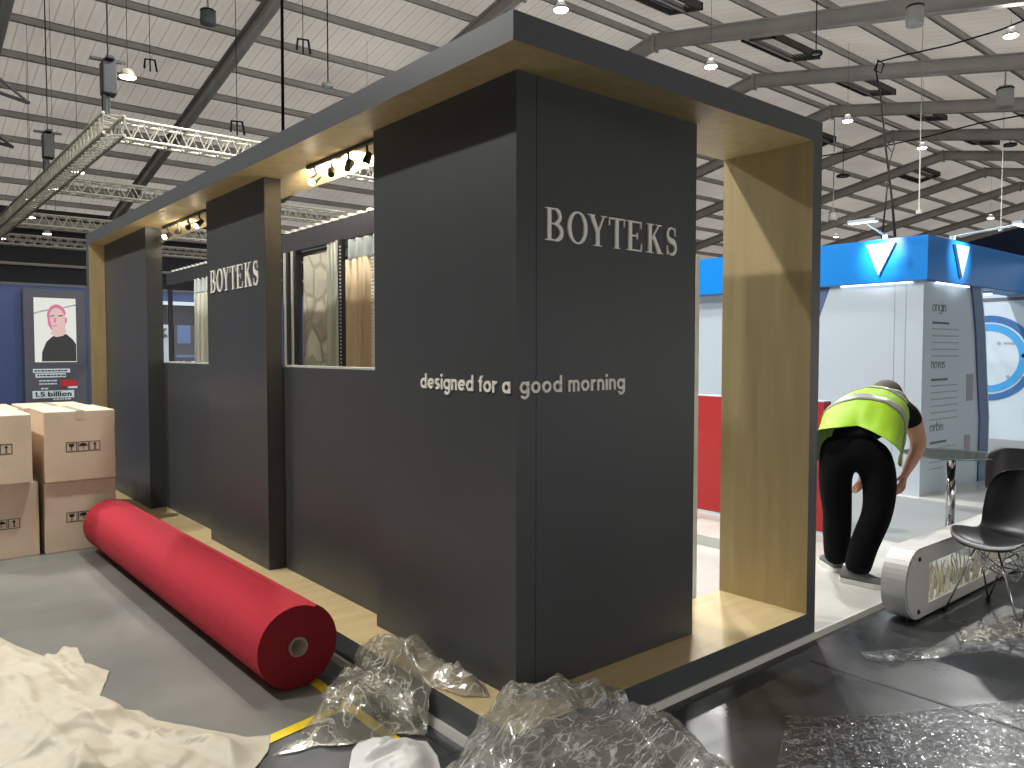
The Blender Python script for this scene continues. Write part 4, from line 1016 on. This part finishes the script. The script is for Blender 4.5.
# ------------------------------------------------------------------ hanging rig: trusses, hoists, cables, speakers
def truss(a, b, label, w=.29, r=.025):
    a = Vector(a); b = Vector(b); t = thing('lighting_truss', label, 'truss', (a+b)/2, 'overhead trusses')
    d = (b-a).normalized(); s = d.cross(Vector((0,0,1))).normalized()*w/2; up = Vector((0,0,w/2))
    mb = MB()
    cs = [s+up, s-up, -s+up, -s-up]
    for c in cs: mb.tube(a+c, b+c, r, 8)
    mb.build('chord', M['truss'], t)
    mb = MB(); L_ = (b-a).length; n = int(L_/(w*.95)); st_ = L_/n
    for i in range(n):
        p0 = a+d*st_*i; p1 = a+d*st_*(i+1); pm = a+d*st_*(i+.5)
        for (c0, c1) in ((cs[0], cs[1]), (cs[2], cs[3]), (cs[0], cs[2]), (cs[1], cs[3])):
            mb.tube(p0+c0, pm+c1, .011, 5, cap=False); mb.tube(pm+c1, p1+c0, .011, 5, cap=False)
    mb.build('lattice', M['truss'], t)
    return t
ZTr = 5.05
truss((3.0, 13.0, ZTr), (3.0, 29.2, ZTr), 'long aluminium truss running away at upper left')
for y, lb in ((13.3, 'nearest'), (18.4, 'second'), (23.7, 'third'), (28.2, 'farthest')):
    truss((3.15, y, ZTr), (9.6, y, ZTr), '%s of the four cross trusses meeting the long truss at upper left' % lb)
def cable(p, q, label, r=.01, m=None, sag=0, name='rigging_cable', pts=None):
    mb = MB(); a = Vector(p); b = Vector(q)
    if pts is None: pts = [a.lerp(b, i/12)-Vector((0,0,sag*4*(i/12)*(1-i/12))) for i in range(13)]
    mb.path(pts, r, 6); return tag(mb.build(name, m or M['rubber'], smooth=True), label, 'cable')
for (x, y, lab) in ((3.0, 13.3, 'black chain hoist above the near corner of the truss'), (3.0, 18.4, 'black chain hoist above the second cross truss')):
    t = thing('chain_hoist', lab, 'hoist', (x, y, ZTr+.15), 'chain hoists on the truss')
    mb = MB(); mb.box(x-.1, y-.12, ZTr+.5, x+.1, y+.12, ZTr+1.0); mb.box(x-.06, y-.2, ZTr+1.0, x+.06, y+.2, ZTr+1.06); mb.build('motor_body', M['black'], t, bevel=.02)
    mb = MB(); mb.tube((x, y, ZTr+.15), (x, y, ZTr+.5), .02); mb.tube((x-.05, y, ZTr+.2), (x-.05, y, ZTr+.5), .05, 8); mb.build('chain_bag', M['black'], t)
    mb = MB(); mb.tube((x, y, ZTr+1.05), (x, y, zr(y, .45)), .012, 6); mb.build('chain', M['blackmetal'], t)
    mb = MB(); mb.bar((x-.25, y, ZTr+1.02), (x+.25, y, ZTr+1.04), .06, .04); mb.build('cross_bar', M['blackmetal'], t)
# lamps clamped to the rig
for (x, y, z, lab) in ((3.35, 13.6, 6.0, 'floodlight beside the near chain hoist, nearest of the rig floodlights'), (3.66, 19.07, 5.5, 'floodlight between the first and second cross trusses, second nearest of the rig'),
                       (3.45, 20.6, 5.35, 'floodlight beside the long truss just past the second cross truss'), (3.3, 22.7, 5.4, 'floodlight on the long truss halfway between second and third cross trusses'),
                       (3.5, 24.3, 5.2, 'floodlight just above the start of the third cross truss'), (4.74, 29.6, 5.5, 'oval lamp seen against the farthest cross truss'),
                       (5.2, 30.8, 5.2, 'lone oval lamp low against the dark back wall, below the farthest truss'), (3.32, 28.5, 5.1, 'floodlight at the far left photo edge where the long truss ends')):
    t = thing('flood_lamp', lab, 'lamp', (x, y, z), 'floodlights on the rig')
    mb = MB(); mb.lathe([(.001, .11), (.07, .11), (.13, 0), (.12, -.01), (.001, .03)], (x, y, z)); mb.build('lamp_housing', M['truss'], t, smooth=True)
    mb = MB(); mb.lathe([(.001, -.02), (.12, -.02), (.12, .0), (.001, .01)], (x, y, z)); mb.build('lamp_lens', M['lamp'], t, smooth=True)
    up_ = True
    zb = zr(y, .62) if up_ else ZTr-.1
    if abs(zb-z) > .15:
        mb = MB(); mb.tube((x, y, z+.1), (x, y, zb), .005, 6); mb.build('stem', M['blackmetal'], t)
# cables from the roof
pA = Vector((1.9, 4.35, 2.851)); cable(pA, (pA.x+.03, pA.y+.02, zr(pA.y, .4)), 'thick black suspension cable rising from the long fascia to the roof', .009)
# hoop cable over the blue stand
l1 = [(16.452, 4.849, 7.693), (16.571, 5.529, 7.653), (16.710, 6.458, 7.687), (17.059, 7.480, 7.871), (17.225, 8.128, 7.948), (17.153, 8.179, 7.773), (17.269, 8.078, 7.707), (17.325, 8.042, 7.904), (17.226, 8.129, 7.991), (17.186, 8.151, 7.773), (15.731, 7.348, 6.629), (13.236, 6.083, 4.981), (11.246, 5.070, 3.753), (9.524, 4.250, 2.989)]
cable((0,0,0), (0,0,1), 'black cable looped at the roof and dropping to the blue fascia', .016, pts=l1)
l2 = [(17.433, 7.865, 6.284), (17.328, 7.943, 6.109), (17.408, 7.869, 5.978), (17.463, 7.833, 6.153), (15.326, 6.963, 5.308), (11.689, 5.358, 3.851), (9.505, 4.396, 2.980)]
cable((0,0,0), (0,0,1), 'thin black cable crossing the looped one above the blue fascia', .012, pts=l2)
l3 = [(23.436, 6.847, 7.780), (23.353, 8.220, 7.792), (23.367, 9.508, 7.719), (23.283, 10.879, 7.671), (22.911, 12.492, 7.657)]
cable((0,0,0), (0,0,1), 'black power cable slung across the roof beams at right', .02, pts=l3)
# thin drop poles
for (a, ln, lab) in (((20.975, 8.765, 5.257), 1.598, 'white drop pole hanging under the roof lamp at right'), ((27.103, 8.875, 5.432), 1.021, 'short white drop pole near the right edge')):
    a = Vector(a); t = thing('drop_pole', lab, 'pole', a)
    zt_ = a.z+ln
    mb = MB(); mb.tube(a, (a.x, a.y, zt_), .016, 8); mb.build('pole', M['speaker'], t)
    mb = MB(); mb.tube((a.x, a.y, zt_), (a.x, a.y, zr(a.y, .64)), .01, 8); mb.build('wire', M['speaker'], t)
    mb = MB(); mb.tube((a.x, a.y, a.z-.1), a, .07, 10); mb.build('fitting', M['steel'], t)
# hanging loudspeakers
def hang_speaker(c, r, hh, m, label):
    c = Vector(c); t = thing('hanging_speaker', label, 'speaker', c)
    mb = MB(); mb.lathe([(.001, hh/2), (r*.8, hh/2), (r*.9, hh*.4), (r, -hh*.2), (r*.95, -hh/2), (r*.6, -hh*.52), (.001, -hh*.5)], c, n=20); mb.build('cabinet', m, t, smooth=True)
    mb = MB(); mb.lathe([(r*.96, hh*.42), (r*.98, hh*.42), (r*.98, hh*.34), (r*.96, hh*.34)], c, n=20); mb.build('band', M['black'], t)
    mb = MB(); mb.tube(c+Vector((0,0,hh/2)), (c.x, c.y, zr(c.y, .4)), .02, 6); mb.build('drop_rod', M['speaker'], t)
hang_speaker((16.297, 6.967, 8.326), .17, .42, M['speaker'], 'rounded white loudspeaker hanging at the top right')
hang_speaker((23.891, 7.809, 8.495), .22, .55, M['speaker'], 'off-white loudspeaker hanging near the right edge')
hang_speaker((5.277, 15.497, 8.070), .15, .28, M['speakerdark'], 'dark bucket-shaped loudspeaker under the roof at upper left')
hang_speaker((28.904, 15.270, 6.853), .17, .36, M['speaker'], 'distant pale loudspeaker above the left end of the blue fascia')
# roof discs (unlit lamps)
for (c, D, lab) in (((17.615, 9.798, 8.698), 18.5, 'dark rimmed round lamp between the first two roof beams at right'), ((34.230, 10.973, 9.596), 30, 'dark rimmed round lamp near the right edge'), ((33.140, 17.080, 9.305), 34, 'small dark round lamp low on the roof at right'), ((8.194, 16.296, 7.594), 17.5, 'pale round lamp rim over the long fascia')):
    c = Vector(c); t = thing('round_fitting', lab, 'ceiling lamp', c)
    mb = MB(); rr = .0075*D
    mb.lathe([(rr, .05), (rr*1.1, 0), (rr, -.04), (rr*.75, -.03), (rr*.75, .03), (rr, .05)], c, n=24); mb.build('rim', M['black'] if 'dark' in lab else M['speaker'], t, smooth=True)
    mb = MB(); mb.lathe([(.001, .01), (rr*.76, .01), (rr*.76, 0), (.001, 0)], c, n=24); mb.build('lens', M['white'], t)
    mb = MB(); mb.tube(c, (c.x, c.y, zr(c.y, .45)), .015, 6); mb.build('stem', M['blackmetal'], t)
# angled black brackets at the left edge
for (pp, lab) in ((((1.498, 13.301, 5.566), (1.890, 12.951, 5.127), (1.492, 13.293, 5.311)), 'upper black angled bracket at the left photo edge'), (((1.610, 14.481, 4.999), (1.853, 14.266, 4.767), (1.607, 14.477, 4.860)), 'lower black angled bracket at the left photo edge')):
    a, b, c = [Vector(k) for k in pp]
    t = thing('wall_bracket', lab, 'bracket', b)
    mb = MB(); mb.tube(a, b, .02, 6); mb.build('upper_arm', M['black'], t)
    mb = MB(); mb.tube(c, b, .025, 6); mb.build('lower_arm', M['black'], t)
    mb = MB(); mb.tube(a, (a.x, a.y, zr(a.y, .45)), .012, 6); mb.build('hanger', M['blackmetal'], t)
# thin suspension wires over the left half
for (p, lab) in (((4.980, 18.347, 7.991), 'thin wire hanging left of the dark loudspeaker'), ((6.230, 13.352, 7.224), 'thin wire with a clamp over the long fascia'), ((5.466, 14.571, 5.894), 'thin wire ending in a clamp above the first cross truss')):
    p = Vector(p); t = thing('hanging_wire', lab, 'cable', p)
    mb = MB(); mb.tube(p, (p.x, p.y, zr(p.y, .45)), .006, 6); mb.build('wire', M['rubber'], t)
    mb = MB(); mb.path([p+Vector((-.12,0,-.2)), p+Vector((-.1,0,0)), p+Vector((.1,0,.02)), p+Vector((.14,0,-.22))], .022, 6); mb.tube(p, p-Vector((0,0,.25)), .015, 6); mb.build('clamp', M['rubber'], t)

#P0#
# ------------------------------------------------------------------ stooping worker
def V(*a): return Vector(a)
pw = thing('person', 'person in a yellow high-visibility vest and black trousers bending over, seen from behind', 'person', (5.27, 2.66, .03))
sd = V(.49, -.872, 0)                       # the worker's right-hand side
fw = V(.872, .49, 0)                        # the way the worker faces
def skin(name, nodes, edges, m, parent, root, sub=2, extra=None):
    keys = list(nodes); idx = {k: i for i, k in enumerate(keys)}
    off = Vector(parent.location)
    me = bpy.data.meshes.new(name)
    me.from_pydata([tuple(Vector(nodes[k][0])-off) for k in keys], [(idx[a], idx[b]) for a, b in edges], [])
    me.materials.append(m)
    o = bpy.data.objects.new(name, me); C.objects.link(o); o.parent = parent
    md = o.modifiers.new('skin', 'SKIN'); md.use_smooth_shade = True; md.branch_smoothing = .6
    for k in keys:
        r = nodes[k][1]; r = r if isinstance(r, tuple) else (r, r)
        sv = me.skin_vertices[0].data[idx[k]]; sv.radius = r; sv.use_root = (k == root)
    s_ = o.modifiers.new('sub', 'SUBSURF'); s_.levels = sub; s_.render_levels = sub
    return o
hipL = V(5.205, 2.70, .86); hipR = V(5.345, 2.475, .86); pel = V(5.285, 2.595, .93)
kL = V(5.175, 2.665, .50); kR = V(5.24, 2.445, .51)
aL = V(5.325, 2.745, .11); aR = V(5.115, 2.50, .11)
wst = V(5.40, 2.645, 1.05); bel = V(5.58, 2.70, 1.10); chs = V(5.84, 2.745, 1.145); nk = V(6.03, 2.775, 1.205)
hd = V(6.165, 2.80, 1.262); cr = V(6.26, 2.83, 1.27)
shR = V(6.03, 2.555, 1.175); elR = V(6.055, 2.49, .90); wrR = V(5.86, 2.50, .715)
shL = V(5.86, 2.93, 1.17); elL = V(5.82, 3.00, .89); wrL = V(5.80, 2.78, .70)
N = {'pel': (pel, .13), 'hipL': (hipL, .10), 'hipR': (hipR, .10), 'kL': (kL, .06), 'kR': (kR, .06), 'aL': (aL, .042), 'aR': (aR, .042),
     'wst': (wst, (.13, .12)), 'bel': (bel, .14), 'chs': (chs, .135), 'nk0': (nk, .06), 'hd': (hd, .085), 'cr': (cr, .078),
     'shR': (shR, .08), 'elR': (elR, .06), 'wrR': (wrR, .036), 'shL': (shL, .08), 'elL': (elL, .06), 'wrL': (wrL, .036),
     'face': (hd+V(.02, .01, -.06), .06), 'chin': (hd+V(-.02, 0, -.12), .035), 'nose': (hd+V(.07, .03, -.125), .014),
     'earR': (hd+sd*.095+V(0, 0, -.02), (.012, .02)), 'earL': (hd-sd*.095+V(0, 0, -.02), (.012, .02))}
Eg = [('pel', 'hipL'), ('pel', 'hipR'), ('hipL', 'kL'), ('hipR', 'kR'), ('kL', 'aL'), ('kR', 'aR'), ('pel', 'wst'), ('wst', 'bel'), ('bel', 'chs'), ('chs', 'nk0'), ('nk0', 'hd'), ('hd', 'cr'),
      ('chs', 'shR'), ('shR', 'elR'), ('elR', 'wrR'), ('chs', 'shL'), ('shL', 'elL'), ('elL', 'wrL'), ('hd', 'face'), ('face', 'chin'), ('face', 'nose'), ('hd', 'earR'), ('hd', 'earL')]
def hand(tag_, wr, dirn, side, palmn):
    dirn = dirn.normalized(); side = side.normalized()
    pm = wr+dirn*.05; N['pm'+tag_] = (pm, (.034, .018)); Eg.append(('w'+tag_, 'pm'+tag_))
    for i, (o_, ln) in enumerate(((-.028, .068), (-.010, .078), (.010, .072), (.027, .056))):
        b = pm+dirn*.04+side*o_; k0 = 'f%s%d' % (tag_, i)
        N[k0+'a'] = (b, .0095); N[k0+'b'] = (b+dirn*ln*.5+palmn*.008, .0088); N[k0+'c'] = (b+dirn*ln*.85+palmn*.03, .0075)
        Eg.extend([('pm'+tag_, k0+'a'), (k0+'a', k0+'b'), (k0+'b', k0+'c')])
    b = wr+dirn*.03-side*.035
    N['t%sa' % tag_] = (b, .012); N['t%sb' % tag_] = (b+dirn*.03-side*.025+palmn*.01, .0105); N['t%sc' % tag_] = (b+dirn*.055-side*.03+palmn*.02, .009)
    Eg.extend([('w'+tag_, 't%sa' % tag_), ('t%sa' % tag_, 't%sb' % tag_), ('t%sb' % tag_, 't%sc' % tag_)])
for s_, wr in (('R', wrR), ('L', wrL)):
    N['w'+s_] = (wr+V(-.02, .0, -.02), .027); Eg.append(('wr'+s_, 'w'+s_))
    hand(s_, wr+V(-.02, 0, -.02), V(-.45, .1, -.85), sd if s_ == 'R' else -sd, V(-.3, .6, -.2).normalized())
skin('body', N, Eg, M['skin'], pw, 'pel', sub=2)
# hair: cropped cap over the crown
mb = MB()
rings = []
hc = hd+V(.035, .01, .012)
for i in range(9):
    ph = PI*.56*i/8
    rings.append([hc+V(.145*math.cos(t_)*math.sin(ph)*.98, .112*math.sin(t_)*math.sin(ph), .108*math.cos(ph)) for t_ in [2*PI*k/24 for k in range(24)]])
mb.loft(rings, cap=False); mb.build('hair', M['hair'], pw, smooth=True)
# trousers
T_ = {'pel': (pel+V(0, 0, -.01), (.19, .15)), 'hipL': (hipL-sd*.03+V(0, 0, -.03), .15), 'hipR': (hipR+sd*.035+V(0, 0, -.03), .15), 'tL': ((hipL*.5+kL*.5)-sd*.015, .122), 'tR': ((hipR*.5+kR*.5)+sd*.03, .122),
      'kL': (kL, .102), 'kR': (kR+sd*.03, .105), 'cL': (kL*.45+aL*.55, .10), 'cR': (kR*.45+aR*.55, .10), 'aL': (aL+V(0, 0, -.02), .088), 'aR': (aR+V(0, 0, -.02), .09), 'w': (wst+V(-.045, -.015, -.02), (.19, .15))}
skin('trousers', T_, [('pel', 'w'), ('pel', 'hipL'), ('pel', 'hipR'), ('hipL', 'tL'), ('hipR', 'tR'), ('tL', 'kL'), ('tR', 'kR'), ('kL', 'cL'), ('kR', 'cR'), ('cL', 'aL'), ('cR', 'aR')], M['trouser'], pw, 'pel')
# shirt with short sleeves
Sh = {'w': (wst+V(-.09, -.04, -.03), (.18, .145)), 'b': (bel, (.19, .165)), 'c': (chs, (.185, .155)), 'n': (nk+V(-.03, 0, 0), .09),
      'sR': (shR, .108), 'mR': (shR*.42+elR*.58, .105), 'sL': (shL, .108), 'mL': (shL*.42+elL*.58, .105), 'w0': (pel+V(.03, .01, .07), (.185, .15))}
skin('t_shirt', Sh, [('w0', 'w'), ('w', 'b'), ('b', 'c'), ('c', 'n'), ('c', 'sR'), ('sR', 'mR'), ('c', 'sL'), ('sL', 'mL')], M['shirt'], pw, 'b')
# vest: open sheet over the back with hanging side flaps
RG = [(V(5.285, 2.59, .985), .25, .14, .19), (V(5.50, 2.66, 1.095), .255, .155, .27), (V(5.66, 2.70, 1.12), .255, .175, .25), (V(5.84, 2.735, 1.15), .225, .175, .06), (V(5.97, 2.76, 1.185), .20, .145, .01), (V(6.06, 2.775, 1.21), .13, .10, .02)]
def vest(u, k, off=0.0):
    k = max(0, min(len(RG)-1.0001, k)); i = int(k); f = k-i
    g = lambda j: RG[max(0, min(len(RG)-1, j))]
    def cmr(a, b, c, d): return .5*((2*b)+(c-a)*f+(2*a-5*b+4*c-d)*f*f+(3*b-a-3*c+d)*f*f*f)
    c_ = cmr(g(i-1)[0], g(i)[0], g(i+1)[0], g(i+2)[0]); a_, b_, h_ = (cmr(g(i-1)[q], g(i)[q], g(i+1)[q], g(i+2)[q]) for q in (1, 2, 3))
    nrm = V(-.2, -.06, .97).normalized()
    au = abs(u); sg = 1 if u >= 0 else -1
    ph = math.radians(88)*min(1, au/.55)
    wv = .008*noise.noise(Vector((u*5, k*2.2, 2.0)))+.006*noise.noise(Vector((u*11, k*4.5, 5.0)))
    p = c_+sd*sg*(a_+off+wv)*math.sin(ph)+nrm*(b_+off+wv)*math.cos(ph)
    if au > .55:
        q = (au-.55)/.45
        p = p+V(0, 0, -h_*q)+sd*sg*(off*.2-.03*q*q)+fw*(.05*q*(1-k/5))
    if k < 1.3:
        lat = au**.95
        if u >= 0: z_ = 1.095-.27*lat**1.25
        else: z_ = 1.095-.05*lat-(.22*((lat-.8)/.2) if lat > .8 else 0)
        b0 = V(5.285, 2.595, z_)+sd*sg*(.268+off)*math.sin(min(1, lat*1.15)*PI/2)-fw*(.05+off+.12*math.sin(min(1, lat*1.1)*PI)*(1 if u > 0 else .6)+wv)
        w_ = sm(k/1.3); p = b0*(1-w_)+p*w_
    return p
def vsheet(name, m, u0, u1, k0, k1, nu, nk_, off, th):
    mb = MB(); vs = [vest(u0+(u1-u0)*i/nu, k0+(k1-k0)*j/nk_, off) for j in range(nk_+1) for i in range(nu+1)]
    fs = [(j*(nu+1)+i, j*(nu+1)+i+1, (j+1)*(nu+1)+i+1, (j+1)*(nu+1)+i) for j in range(nk_) for i in range(nu)]
    mb.add(vs, fs); return mb.build(name, m, pw, smooth=True, solid=th, recalc=False)
vst = vsheet('safety_vest', M['vest'], -1, 1, 0, 5, 60, 40, .012, .004)
for (a0, a1, b0, b1) in ((-1, 1, 1.12, 1.66), (-1, 1, 2.85, 3.33), (.22, .36, 3.33, 4.95), (-.36, -.22, 3.33, 4.95)):
    o = vsheet('reflective_band', M['reflect'], a0, a1, b0, b1, 50 if a1-a0 > 1 else 6, 6 if a1-a0 > 1 else 18, .017, .003)
    o.parent = vst
# a strip of skin above the waistband
# shoes
def shoe(heel, toe, lab=None):
    h_ = Vector(heel); t_ = Vector(toe); dd = (t_-h_).normalized(); ss = dd.cross(V(0, 0, 1)).normalized(); L_ = (t_-h_).length
    z0 = .032
    prof = [(0, .022, .05), (.04, .036, .085), (.18, .040, .095), (.35, .040, .090), (.55, .044, .068), (.75, .047, .052), (.9, .040, .042), (1.0, .018, .03)]
    rings = []
    for f, hw, hh in prof:
        c_ = h_+dd*L_*f; rings.append([V(c_.x, c_.y, z0+.02)+ss*hw*math.cos(a)+V(0, 0, max(0, math.sin(a))*hh) for a in [2*PI*k/16 for k in range(16)]])
    mb = MB(); mb.loft(rings); up_ = mb.build('shoe', M['shoe'], pw, smooth=True)
    rings = []
    for f, hw, hh in prof:
        c_ = h_+dd*(L_*f*1.04-.005); hw *= 1.12
        rings.append([V(c_.x, c_.y, z0)+ss*hw*x+V(0, 0, z_) for x, z_ in ((-1, 0), (1, 0), (1.02, .03), (-1.02, .03))])
    mb = MB(); mb.loft(rings); o = mb.build('sole', M['sole'], pw, smooth=False); o.parent = up_
shoe((5.11, 2.60, 0), (5.15, 2.30, 0))
shoe((5.285, 2.70, 0), (5.47, 2.93, 0))

#P1#

# ------------------------------------------------------------------ world and view
w = bpy.data.worlds.new('world'); S.world = w; w.use_nodes = True
bg = w.node_tree.nodes['Background']; bg.inputs[0].default_value = (1.0, .985, .965, 1); bg.inputs[1].default_value = 1.55
S.view_settings.view_transform = 'Standard'; S.view_settings.look = 'None'
S.view_settings.exposure = 0.0; S.view_settings.gamma = 1.0; S.view_settings.use_curve_mapping = False
for o in bpy.data.objects:
    if '_world' in o: del o['_world']
